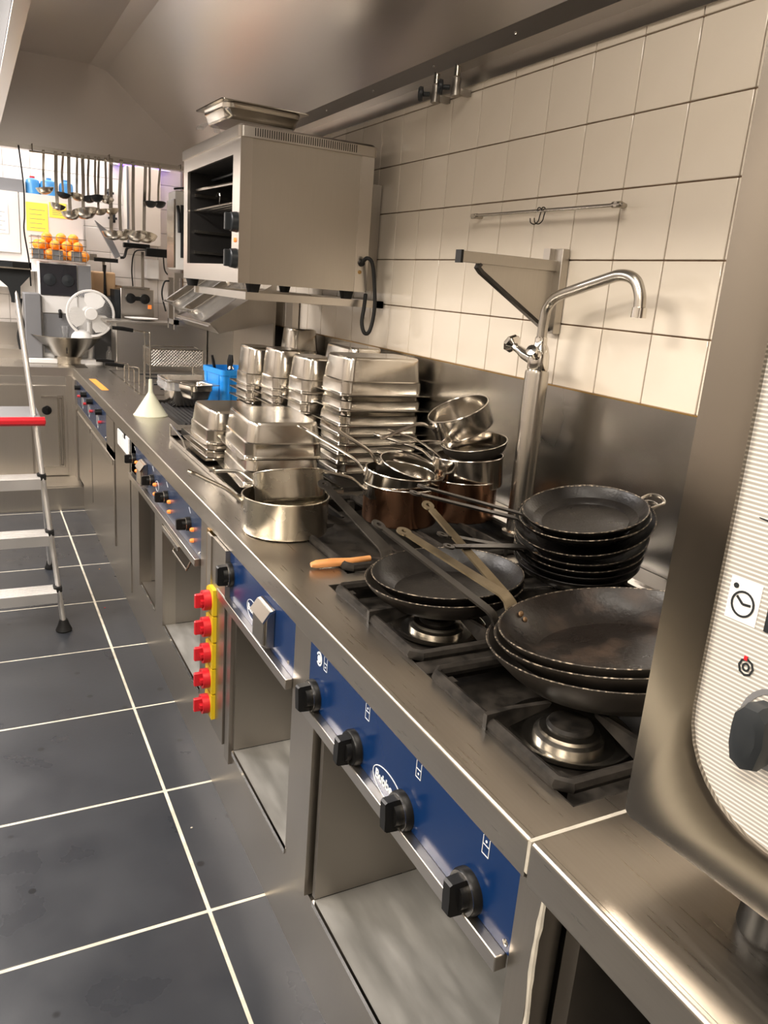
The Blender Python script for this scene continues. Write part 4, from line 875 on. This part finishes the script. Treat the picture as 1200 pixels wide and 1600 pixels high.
L('clock_symbol', tm, 'greyd', tl)
L('display', B(.0075, .009, -.175, -.118, .372, .408), 'greyd', cp)
L('mode_symbol', lring(-.108, .326, .008, .009, .0022, n=8).add(*[(q.v, q.f) for q in [lring(-.108, .326, .0035, .004, .002, n=14)]][0]), 'greyd', cp)
L('mode_mark', B(.0078, .009, -.108, -.104, .333, .338), 'red', cp)
L('dial_scale', lring(ky, kz, .034, .042, .006, x=.0085), 'greyp', cp)
for z_, a in ((.486, .0), (.643, .0)): L('symbol_line', MB().sweep([(.0083, -.088, z_), (.0083, -.12, z_-.003), (.0083, -.2, z_-.004)], [(.0004, .0004), (.0004, .0016), (.0004, .002)], rect=True, side=(1, 0, 0)), 'greyd', cp)
L('symbol_mark', B(.0083, .009, -.142, -.120, .540, .545).box(.0083, .009, -.142, -.120, .533, .537), 'greyp', cp)

# dark pot in the near cabinet
t = thing('stock_pot', 'dark pot with pale scuffed rim inside the near cabinet', 'pot', (.86, .40, .25))
obj('pot_body', MB().lathe([(0, 0), (.08, 0), (.084, .004), (.085, .21), (.081, .21), (.080, .01), (0, .008)], n=36), 'pan', t, w=False)
obj('rim', MB().sweep([(.084*cos(2*pi*k/40), .084*sin(2*pi*k/40), .21) for k in range(40)], .004, 8, closed=True), 'rimwear', t, w=False)

# ============================================================ STEP LADDER
t = thing('step_ladder', 'aluminium step ladder with red-edged platform and black top tray', 'step ladder', (.05, 3.8, 0))
XL = -.0; 
def lx(x): return x
cx = .035
F = Vector((.293, 3.545, .03)); Tp = Vector((.180, 3.90, 1.50))
def rail(f): return F.lerp(Tp, f)
def mir(p): return Vector((2*cx-.0-p[0]-.04, p[1], p[2]))
for sgn in (0, 1):
    a, b = (F, Tp) if not sgn else (mir(F), mir(Tp))
    s_ = obj('side_rail', MB().sweep([a, b], (.012, .020), 12, side=(1, 0, 0)), 'alu', t)
    obj('rubber_foot', MB().lathe([(.034, 0), (.036, .006), (.026, .028), (.018, .055)], (a.x, a.y, 0), 18), 'rubber', s_)
    ra = Vector((.303, 4.384, .02)); rb = Vector((.240, 3.86, .93))
    if sgn: ra, rb = mir(ra), mir(rb)
    s_ = obj('rear_rail', MB().sweep([ra, rb], (.010, .014), 10, side=(1, 0, 0)), 'alu', t)
    obj('rubber_foot', MB().lathe([(.026, 0), (.027, .006), (.020, .022), (.014, .045)], (ra.x, ra.y, 0), 16), 'rubber', s_)
for z in (.195, .445, .69):
    f = (z-.03)/1.47; p = rail(f); q = mir(p)
    tr = MB().box(q.x+.012, p.x-.012, p.y-.065, p.y+.045, z-.012, z)
    for k in range(6): tr.box(q.x+.012, p.x-.012, p.y-.052+.015*k, p.y-.045+.015*k, z, z+.0022)
    tr.box(q.x+.012, p.x-.012, p.y-.070, p.y-.064, z-.045, z+.002)
    o = obj('tread', tr, 'alu', t)
    obj('tread_bracket', B(p.x-.022, p.x+.014, p.y-.022, p.y+.026, z-.018, z+.012, c=.004), 'rubber', o)
p = rail(.63)
o = obj('platform', B(-.22, .245, 3.70, 4.0, .935, .955), 'greyp', t)
obj('red_bumper', MB().sweep([(-.24, 3.70, .937), (.262, 3.70, .937)], (.016, .020), 10, side=(0, 1, 0)).box(-.24, .265, 3.68, 3.74, .925, .948, c=.004), 'red', o, label='red rubber bumper edge')
obj('brace', MB().sweep([(.238, 3.90, .93), (.262, 4.03, .64)], .006, 8), 'alu', t)
# black handle arch and tray
arch = bez([(.180, 3.90, 1.43), (.178, 3.905, 1.50), (.165, 3.91, 1.55), (.12, 3.915, 1.575), (.0, 3.92, 1.583), (-.10, 3.915, 1.575), (-.15, 3.90, 1.50)], 6)
obj('handle_arch', MB().sweep(arch, [(.018, .020)]*len(arch), 10, side=(0, 1, 0)), 'greyd', t)
obj('arch_gusset', MB().prism([(.165, 1.43), (.197, 1.43), (.200, 1.50), (.240, 1.545), (.240, 1.572), (-.16, 1.572), (-.16, 1.552), (.04, 1.548), (.11, 1.530), (.150, 1.495)], 3.875, 3.925), 'greyd', t)
o = obj('top_tray', B(-.20, .245, 3.84, 4.02, 1.572, 1.578).box(-.20, .245, 3.84, 3.846, 1.572, 1.603).box(.239, .245, 3.84, 4.02, 1.572, 1.603).box(-.20, .245, 4.014, 4.02, 1.572, 1.603), 'greyd', t)
obj('tray_clip', B(.17, .238, 3.834, 3.842, 1.577, 1.600, c=.002), 'black', o)
obj('tray_strip', B(-.20, .24, 3.836, 3.84, 1.572, 1.578), 'satin', o)

# ============================================================ HANGING LADLES
t = thing('utensil_rail', 'thin steel rail under the far edge of the hood holding the ladles', 'rail', (.9, 6.0, 2.30))
obj('rod', MB().sweep([(.40, 6.0, 2.300), (1.40, 6.0, 2.312)], .006, 8), 'satin', t)
for x in (.42, .9, 1.38): obj('hanger', MB().sweep([(x, 6.0, 2.304), (x, 6.0, 2.345), (x, 6.08, 2.345)], .004, 6), 'satin', t)
LD = [(.486, 2.088, .043), (.561, 1.989, .038), (.604, 2.067, .035), (.640, 1.949, .050), (.692, 2.065, .036), (.727, 1.975, .062), (.765, 2.061, .036), (.807, 2.066, .034), (.830, 1.991, .040), (.873, 2.065, .036), (.91, 1.999, .036), (.907, 1.853, .058), (.975, 1.859, .058), (1.055, 1.855, .058), (1.137, 1.857, .058), (1.165, 2.070, .034), (1.235, 2.077, .034)]
for k, (x, z, r_) in enumerate(LD):
    big = r_ > .045; r_ *= 1.36; yy = 6.0-(.03 if k % 2 else -.015)-(.02 if big else 0)
    zt_ = 2.300+(x-.4)*.012
    lab = ('large' if big else 'small')+' steel ladle hanging from the hood rail, '+('leftmost of all' if k == 0 else 'rightmost of all' if k == 16 else ['', 'second', 'third', 'fourth', 'fifth', 'sixth', 'seventh', 'eighth', 'ninth', 'tenth', 'eleventh', 'twelfth', 'thirteenth', 'fourteenth', 'fifteenth', 'sixteenth'][k]+' from the left')
    t = thing('ladle', lab, 'ladle', (x, yy, z), group='ladles hanging under the hood')
    prof = [(0, -r_*.75), (r_*.45, -r_*.66), (r_*.8, -r_*.38), (r_*.98, 0), (r_*.95, .001), (r_*.77, -r_*.35), (r_*.42, -r_*.62), (0, -r_*.7)]
    dk = 'greyd' if k in (2, 6, 7, 15, 16) else ('pot' if k % 2 == 0 else 'satin')
    b = MB().lathe(prof, n=24).move(Matrix.Rotation(random.uniform(-.25, .25), 4, 'Y') @ Matrix.Rotation(random.uniform(-.3, .0), 4, 'X'))
    obj('bowl', b, dk, t, w=False)
    yh = r_*.9; tl_ = zt_-z
    hw_ = .011 if big or k in (1, 3, 10) else .0075
    hp = bez([(0, yh, -.006), (0, yh+.004, .03), (random.uniform(-.004, .004), yh, tl_*.5), (0, 6.0-yy, tl_-.02), (0, 6.0-yy-.008, tl_+.010), (0, 6.0-yy+.0, tl_+.016), (0, 6.0-yy+.009, tl_+.006)], 4)
    obj('handle', MB().sweep(hp, (hw_, .0018), rect=True, side=(1, 0, 0)), 'satin', t, w=False)
solo('power_cord', MB().sweep(bez([(.34, 6.03, 2.33), (.355, 6.02, 2.15), (.36, 6.02, 2.05), (.356, 6.02, 1.9), (.350, 6.03, 1.80), (.372, 6.05, 1.62), (.38, 6.1, 1.45)], 6), .005, 8), 'rubber', 'thin black cord hanging down from the hood at far left', 'cord')

# ============================================================ FAR WALL THINGS
t = thing('wall_cabinet', 'white wall cabinet with two doors and papers taped on, far left', 'wall cabinet', (.3, 6.6, 1.65))
obj('body', B(-.6, .775, 6.46, 6.74, 1.56, 2.07), 'white', t)
obj('door', B(-.6, .345, 6.445, 6.46, 1.665, 2.075), 'white', t); obj('door', B(.352, .772, 6.445, 6.46, 1.545, 2.075), 'white', t)
for (x0, x1, z0_, z1_, m_, lab) in ((.392, .535, 1.825, 2.017, 'ypaper', 'larger yellow notice on the right cabinet door'), (.545, .66, 1.928, 2.03, 'ypaper', 'smaller yellow notice on the right cabinet door'), (.10, .275, 1.79, 1.98, 'paper', 'white notice on the left cabinet door')):
    o = solo('notice', B(x0, x1, 6.442, 6.4445, z0_, z1_), m_, lab, 'notice')
    lm = MB()
    for k in range(5): lm.box(.02-(x1-x0)/2, (x1-x0)/2-.02-.02*(k % 2), -.0016, -.0012, .02+(z1_-z0_-.04)*k/5, .023+(z1_-z0_-.04)*k/5)
    obj('text_lines', lm, 'greyp', o, w=False)
for k, (x, r_) in enumerate(((.45, .048), (.56, .062), (.675, .05))):
    t = thing('blue_tin', 'blue round tin on the wall cabinet, '+('left', 'middle', 'right')[k]+' one', 'tin', (x, 6.56, 2.075), group='blue tins on the wall cabinet')
    obj('tin_body', MB().lathe([(0, 0), (r_, 0), (r_, .08), (r_*.9, .10), (r_*.4, .112), (0, .112)], n=24), 'bluetin', t, w=False)
    obj('cap', MB().lathe([(.018, .112), (.018, .125), (0, .126)], n=12), 'red' if k == 0 else 'bluetin', t, w=False)
solo('storage_box', B(-.3, .39, 6.5, 6.7, 2.076, 2.165, c=.003), 'greyp', 'long grey box on top of the wall cabinet', 'box')
# orange juicer
t = thing('orange_juicer', 'automatic orange juicer with wire basket on the far worktop', 'juicer', (.6, 6.3, .99))
obj('base', B(.35, .80, 6.12, 6.42, ZT+.001, .955, c=.004), 'white', t)
obj('body', B(.445, .79, 6.22, 6.42, .955, 1.62), 'white', t, bev=.006)
obj('left_bin', B(.335, .442, 6.15, 6.38, .956, 1.40), 'greyp', t, bev=.006)
obj('front_window', B(.447, .69, 6.195, 6.218, 1.395, 1.608), 'glass', t)
for x in (.51, .63): obj('press_cup', MB().lathe([(0, 6.185), (.040, 6.19), (.042, 6.195)], (x, 0, 1.50), 20, 'y'), 'greyd', t)
obj('front_cover', B(.45, .69, 6.20, 6.22, 1.27, 1.39), 'white', t, bev=.004)
obj('side_cover', B(.70, .785, 6.20, 6.22, 1.40, 1.61), 'greyp', t)
obj('juice_bay', B(.46, .69, 6.205, 6.22, .99, 1.265), 'greyp', t)
obj('tap', MB().sweep([(.57, 6.20, 1.29), (.57, 6.17, 1.27), (.57, 6.17, 1.24)], .012, 10), 'black', t)
bk = MB()
for z in (1.635, 1.665, 1.70, 1.74, 1.785): bk.sweep([(.40, 6.16, z), (.755, 6.16, z), (.755, 6.42, z), (.40, 6.42, z)], .0028, 6, closed=True)
for k in range(9): bk.sweep([(.40+.0444*k, 6.16, 1.63), (.40+.0444*k, 6.16, 1.79)], .002, 6)
obj('wire_basket', bk, 'satin', t)
for k, x in enumerate((.44, .565, .69)): obj('basket_flap', B(x-.035, x+.035, 6.168, 6.172, 1.635, 1.70), 'greyp', t)
og = mesh('orange', MB().lathe([(.037*sin(pi*k/9), -.037*cos(pi*k/9)) for k in range(10)], n=18), 'orange')
k = 0
for lay, (zz, row) in enumerate(((1.672, [(.445+.075*i, 6.21) for i in range(5)]+[(.48+.075*i, 6.28) for i in range(4)]+[(.445+.075*i, 6.35) for i in range(5)]), (1.732, [(.475+.078*i, 6.24) for i in range(4)]+[(.45+.075*i, 6.32) for i in range(4)]), (1.785, [(.51, 6.28), (.60, 6.28), (.68, 6.28)]))):
    for q, (x, y) in enumerate(row):
        o = bpy.data.objects.new('orange', og); col.objects.link(o); o.location = (x+random.uniform(-.004, .004), y, zz); o.rotation_euler = (random.random()*3, random.random()*3, 0)
        dep = 'front' if y < 6.245 else ('back' if y > 6.31 else 'middle'); tag(o, ('bottom', 'middle', 'top')[lay]+' layer orange in the juicer basket, '+dep+' row, '+ORD[sum(1 for (x2, y2) in row if abs(y2-y) < .03 and x2 < x)].replace('top', 'first')+' from the left', 'orange', 'oranges in the juicer basket'); k += 1
# desk fan
t = thing('desk_fan', 'white round desk fan with three broad blades and wire guard on the far worktop', 'fan', (.765, 6.13, ZT))
fc = Vector((.765, 6.10, 1.285)); Rf = .158
obj('base', MB().lathe([(0, ZT), (.09, ZT), (.088, ZT+.015), (.03, ZT+.03), (.016, ZT+.04), (.014, 1.22)], (fc.x, 6.20, 0), 28), 'white', t)
obj('motor_housing', MB().lathe([(0, 6.13), (.045, 6.14), (.05, 6.20), (.03, 6.25), (0, 6.255)], (fc.x, 0, fc.z), 22, 'y'), 'white', t)
gd = MB().sweep([(fc.x+Rf*cos(2*pi*k/40), fc.y, fc.z+Rf*1.0*sin(2*pi*k/40)) for k in range(40)], (.004, .009), 8, closed=True)
obj('guard_ring', gd, 'white', t)
wires = MB()
for k in range(72):
    a = 2*pi*k/72; c_, s_ = cos(a), sin(a)
    wires.sweep([(fc.x+.043*c_, fc.y-.035, fc.z+.043*s_), (fc.x+.11*c_, fc.y-.030, fc.z+.11*s_), (fc.x+Rf*c_, fc.y-.004, fc.z+Rf*s_)], .0007, 3)
obj('guard_wires', wires, 'white', t, kind='stuff')
hb = obj('hub_cover', MB().lathe([(0, -.04), (.040, -.039), (.044, -.034), (.044, -.030)], tuple(fc), 26, 'y'), 'white', t)
for k in range(3):
    a0 = 1.45+k*2*pi/3; P = []
    for (rr, da, tw) in ((.03, -.5, -.006), (.06, -.80, -.014), (.10, -.86, -.018), (.135, -.70, -.016), (.150, -.35, -.008), (.152, .05, .0), (.140, .38, .010), (.10, .55, .012), (.05, .5, .008)):
        P.append((fc.x+rr*cos(a0+da), fc.y+tw, fc.z+rr*sin(a0+da)))
    obj('blade', MB().loft([P, [(x, y+.002, z) for x, y, z in P]], True, True), 'white', t)
# strainer bowl
t = thing('conical_strainer', 'large conical steel bowl on a round foot at the corner of the far worktop', 'bowl', (.612, 6.17, ZT))
obj('foot', MB().lathe([(.092, 0), (.094, .003), (.094, .052), (.090, .055), (.088, .0)], n=36), 'pot', t, w=False)
obj('cone', MB().lathe([(.090, .05), (.098, .058), (.235, .195), (.246, .199), (.246, .203), (.232, .200), (.094, .062), (0, .058)], n=56), 'satin', t, w=False)
obj('slot', MB().sweep([(-.02, -.127, .085), (-.025, -.158, .112)], (.004, .004), 8), 'dark', t, w=False)
gl = thing('glass_jug', 'clear glass jug standing in the conical bowl', 'jug', (.60, 6.22, .985))
obj('glass', MB().lathe([(0, 0), (.035, 0), (.040, .05), (.028, .13), (.036, .20), (.033, .20), (.025, .13), (.036, .05), (.03, .006), (0, .006)], n=24), 'clear', gl, w=False)
o = solo('white_bowl', MB().lathe([(.075, 0), (.070, .025), (.045, .052), (0, .062), (0, .058), (.04, .048), (.066, .022), (.071, 0)], n=30), 'white', 'upturned pale bowl lying in the conical bowl', 'bowl'); o.location = (.705, 6.13, 1.105)
# jar with ladle handle, espresso-like warmer, slicer and details
t = thing('dispenser_jar', 'clear dispenser jar of beige liquid behind the fan', 'jar', (.915, 6.55, 1.17))
obj('stand', B(.83, 1.0, 6.46, 6.64, ZT, 1.40), 'greyp', t)
obj('jar', B(.828, .998, 6.47, 6.63, 1.40, 1.58, c=.01), 'juice', t, bev=.012)
obj('paddle_handle', MB().sweep([(.915, 6.44, 1.38), (.915, 6.44, 1.50), (.915, 6.44, 1.56), (.915, 6.44, 1.63)], [(.018, .012), (.014, .010), (.010, .008), (.020, .014)], 12), 'black', t)
t = thing('pancake_warmer', 'steel appliance with two black knobs and red lamp behind the fryer', 'appliance', (1.12, 6.35, ZT))
obj('stand', B(1.0, 1.24, 6.26, 6.5, ZT, 1.22), 'cab_in', t)
obj('body', B(.995, 1.238, 6.24, 6.5, 1.22, 1.475), 'steel', t, bev=.004)
obj('top_lip', B(1.0, 1.20, 6.20, 6.5, 1.475, 1.49), 'satin', t)
for x in (1.065, 1.168): obj('knob', MB().lathe([(0, 6.205), (.036, 6.21), (.038, 6.24)], (x, 0, 1.405), 20, 'y'), 'black', t)
obj('connector', B(1.05, 1.18, 6.215, 6.24, 1.39, 1.42), 'black', t)
obj('lamp', B(1.192, 1.218, 6.23, 6.241, 1.335, 1.365), 'orange_glow', t)
obj('black_side', B(.955, .99, 6.24, 6.5, 1.22, 1.46), 'greyd', t)
o = solo('steel_plate', MB().lathe([(0, 0), (.07, .002), (.115, .014), (.12, .016), (.07, .006), (0, .004)], n=30), 'white', 'shallow shiny plate lying on the fryer housing', 'plate'); o.location = (1.10, 6.00, 1.263)
t = thing('label_holder', 'tilted grey sheet-metal holder with a small black tray behind the ladles', 'holder', (.95, 6.4, 1.68))
obj('tilted_sheet', MB().prism([(.845, 1.935), (.935, 1.87), (1.02, 1.70), (.985, 1.68)], 6.36, 6.40), 'greyp', t)
obj('tray', B(.80, 1.0, 6.36, 6.46, 1.655, 1.68).box(.80, .85, 6.35, 6.36, 1.68, 1.70), 'satin', t); obj('tray_edge', B(.83, 1.0, 6.35, 6.36, 1.650, 1.676), 'black', t)
obj('arm', MB().sweep(bez([(1.02, 6.38, 1.69), (1.05, 6.38, 1.70), (1.07, 6.38, 1.76), (1.11, 6.38, 1.775)], 5), .010, 8), 'black', t)
obj('stand', B(.90, .92, 6.44, 6.46, 1.58, 1.66), 'satin', t)
t = thing('articulated_holder', 'black articulated bar holder with cables behind the ladles', 'holder', (1.2, 6.3, 1.74))
obj('bar', B(1.03, 1.22, 6.28, 6.33, 1.765, 1.80).box(1.19, 1.40, 6.27, 6.33, 1.715, 1.775).box(1.39, 1.42, 6.26, 6.34, 1.71, 1.86), 'black', t, bev=.005)
obj('red_end', B(1.42, 1.43, 6.27, 6.33, 1.70, 1.76), 'red', t)
obj('stand_pole', B(1.205, 1.225, 6.55, 6.57, ZT, 1.75), 'satin', t)
obj('cable', MB().sweep(bez([(1.20, 6.32, 1.76), (1.13, 6.4, 1.74), (1.115, 6.45, 1.62), (1.13, 6.5, 1.49)], 6), .005, 8), 'rubber', t)
obj('cable', MB().sweep(bez([(1.32, 6.3, 1.73), (1.34, 6.33, 1.62), (1.40, 6.35, 1.57)], 6), .005, 8), 'rubber', t)
t = thing('tall_wall_cupboard', 'cream wall cupboard behind the hanging ladles on the far wall', 'wall cabinet', (1.25, 6.6, 1.8))
obj('body', B(1.105, 1.36, 6.58, 6.74, 1.80, 2.36), 'cream', t); obj('door', B(1.12, 1.355, 6.565, 6.58, 1.805, 2.355), 'cream', t)
obj('door_edge', B(1.105, 1.118, 6.56, 6.58, 1.805, 2.355), 'greyp', t)
solo('dispenser', B(1.255, 1.36, 6.64, 6.74, 1.55, 1.70, c=.006), 'white', 'small white wall dispenser below the cream cupboard', 'dispenser')
for k, (x, z) in enumerate(((1.0, 2.16), (1.02, 1.98))):
    solo('wall_clip', B(x-.012, x+.02, 6.70, 6.745, z-.03, z+.03).box(x-.035, x+.03, 6.68, 6.70, z-.008, z+.008), 'greyd', ('upper' if k == 0 else 'lower')+' dark clip on the far wall behind the ladles', 'clip')
t = thing('insect_lamp', 'violet-glowing insect lamp high on the far wall', 'lamp', (1.25, 6.7, 2.36))
obj('housing', B(1.02, 1.46, 6.69, 6.74, 2.37, 2.50), 'white', t)
obj('tube', MB().sweep([(1.06, 6.66, 2.375), (1.20, 6.66, 2.375)], .012, 10), 'violet', t)
obj('tube', MB().sweep([(1.30, 6.66, 2.33), (1.36, 6.66, 2.37)], .014, 10), 'violet', t)
obj('bracket', B(1.20, 1.30, 6.66, 6.70, 2.37, 2.39), 'white', t)
pl_ = bpy.data.lights.new('violet_light', 'POINT'); pl_.energy = .5; pl_.color = (.25, .1, 1); pl_.shadow_soft_size = .03
po = bpy.data.objects.new('violet_light', pl_); col.objects.link(po); po.location = (1.36, 6.60, 2.33)
# combi steamer on the right wall beyond the grill oven
t = thing('steamer_oven', 'silver wall-side steamer oven with dark handle, half hidden behind the grill oven', 'oven', (1.3, 5.2, 1.6))
obj('body', B(1.12, 1.55, 5.0, 5.2, 1.63, 2.08), 'white', t, bev=.006)
obj('door_frame', B(1.11, 1.12, 5.0, 5.19, 1.64, 2.03), 'satin', t)
obj('window', B(1.15, 1.24, 4.995, 5.0, 1.70, 2.00), 'greyd', t)
obj('door_handle', MB().sweep([(1.13, 4.985, 1.99), (1.132, 4.965, 1.95), (1.135, 4.965, 1.84)], .010, 10), 'greyd', t)
obj('top_vent', MB().sweep([(1.11, 5.0, 2.085), (1.22, 5.0, 2.105)], .006, 8), 'greyd', t)
t = thing('steel_rack', 'square-tube steel wall rack holding the steamer oven', 'rack', (1.3, 5.1, 1.27))
for (x, y) in ((1.13, 5.02), (1.53, 5.02), (1.13, 5.18), (1.53, 5.18)): obj('leg', B(x-.014, x+.014, y-.014, y+.014, 1.27, 1.58), 'steel', t)
for z in (1.58, 1.30): obj('shelf', B(1.116, 1.544, 5.006, 5.194, z, z+.03), 'steel', t)
obj('cable', MB().sweep(bez([(1.08, 4.99, 1.56), (1.05, 4.98, 1.55), (1.035, 4.98, 1.48), (1.06, 4.99, 1.38)], 6), .005, 8), 'rubber', t)
# things at the far left edge
o = solo('black_cord_bundle', MB().sweep(bez([(.31, 6.2, 1.01), (.30, 6.2, 1.10), (.315, 6.2, 1.18), (.30, 6.2, 1.27), (.31, 6.2, 1.36)], 5), [(.02+.01*random.random(), .02) for _ in range(21)], 8), 'rubber', 'dark bundled cloth hanging beside the grey juicer bin', 'cloth')
solo('wall_shelf_box', B(-.5, .30, 6.50, 6.72, 1.42, 1.53, c=.004), 'white', 'white storage box below the wall cabinet at far left', 'box')
# glass bottles behind the strainer
for k, (x, y, h_, r_) in enumerate(((.90, 6.20, .13, .022), (.935, 6.22, .17, .025), (.97, 6.18, .12, .024))):
    solo('glass_bottle', MB().lathe([(0, 0), (r_, 0), (r_, h_*.6), (r_*.4, h_*.8), (r_*.42, h_), (0, h_)], (x, y, ZT), 16), 'clear', 'clear glass bottle by the fryer housing, '+('left', 'middle', 'right')[k]+' one', 'bottle', 'clear bottles by the fryer housing')
# crumbs on the floor
for (x, y, m_, lab) in ((.44, 1.28, 'bead', 'pale crumb on the floor near the second grout crossing'), (.47, .98, 'bead', 'pale crumb on the dark stain beside the plinth'), (.545, .74, 'wood', 'orange crumb on the floor by the plinth, nearest the camera'), (.50, 2.0, 'bead', 'pale crumb beside the plinth below the red switches'), (.55, 4.30, 'wood', 'orange crumb on the far floor before the fryer doors'), (.50, 3.75, 'red', 'red scrap on the grout line near the fryer cabinet'), (.20, 1.05, 'bead', 'white speck on the open floor left of the long grout line')):
    o = solo('crumb', MB().lathe([(0, 0), (.004, .0004), (.0034, .002), (0, .003)], n=8), m_, lab, 'crumb', 'crumbs on the floor'); o.location = (x, y, .001); o.scale = (1, .7, 1)
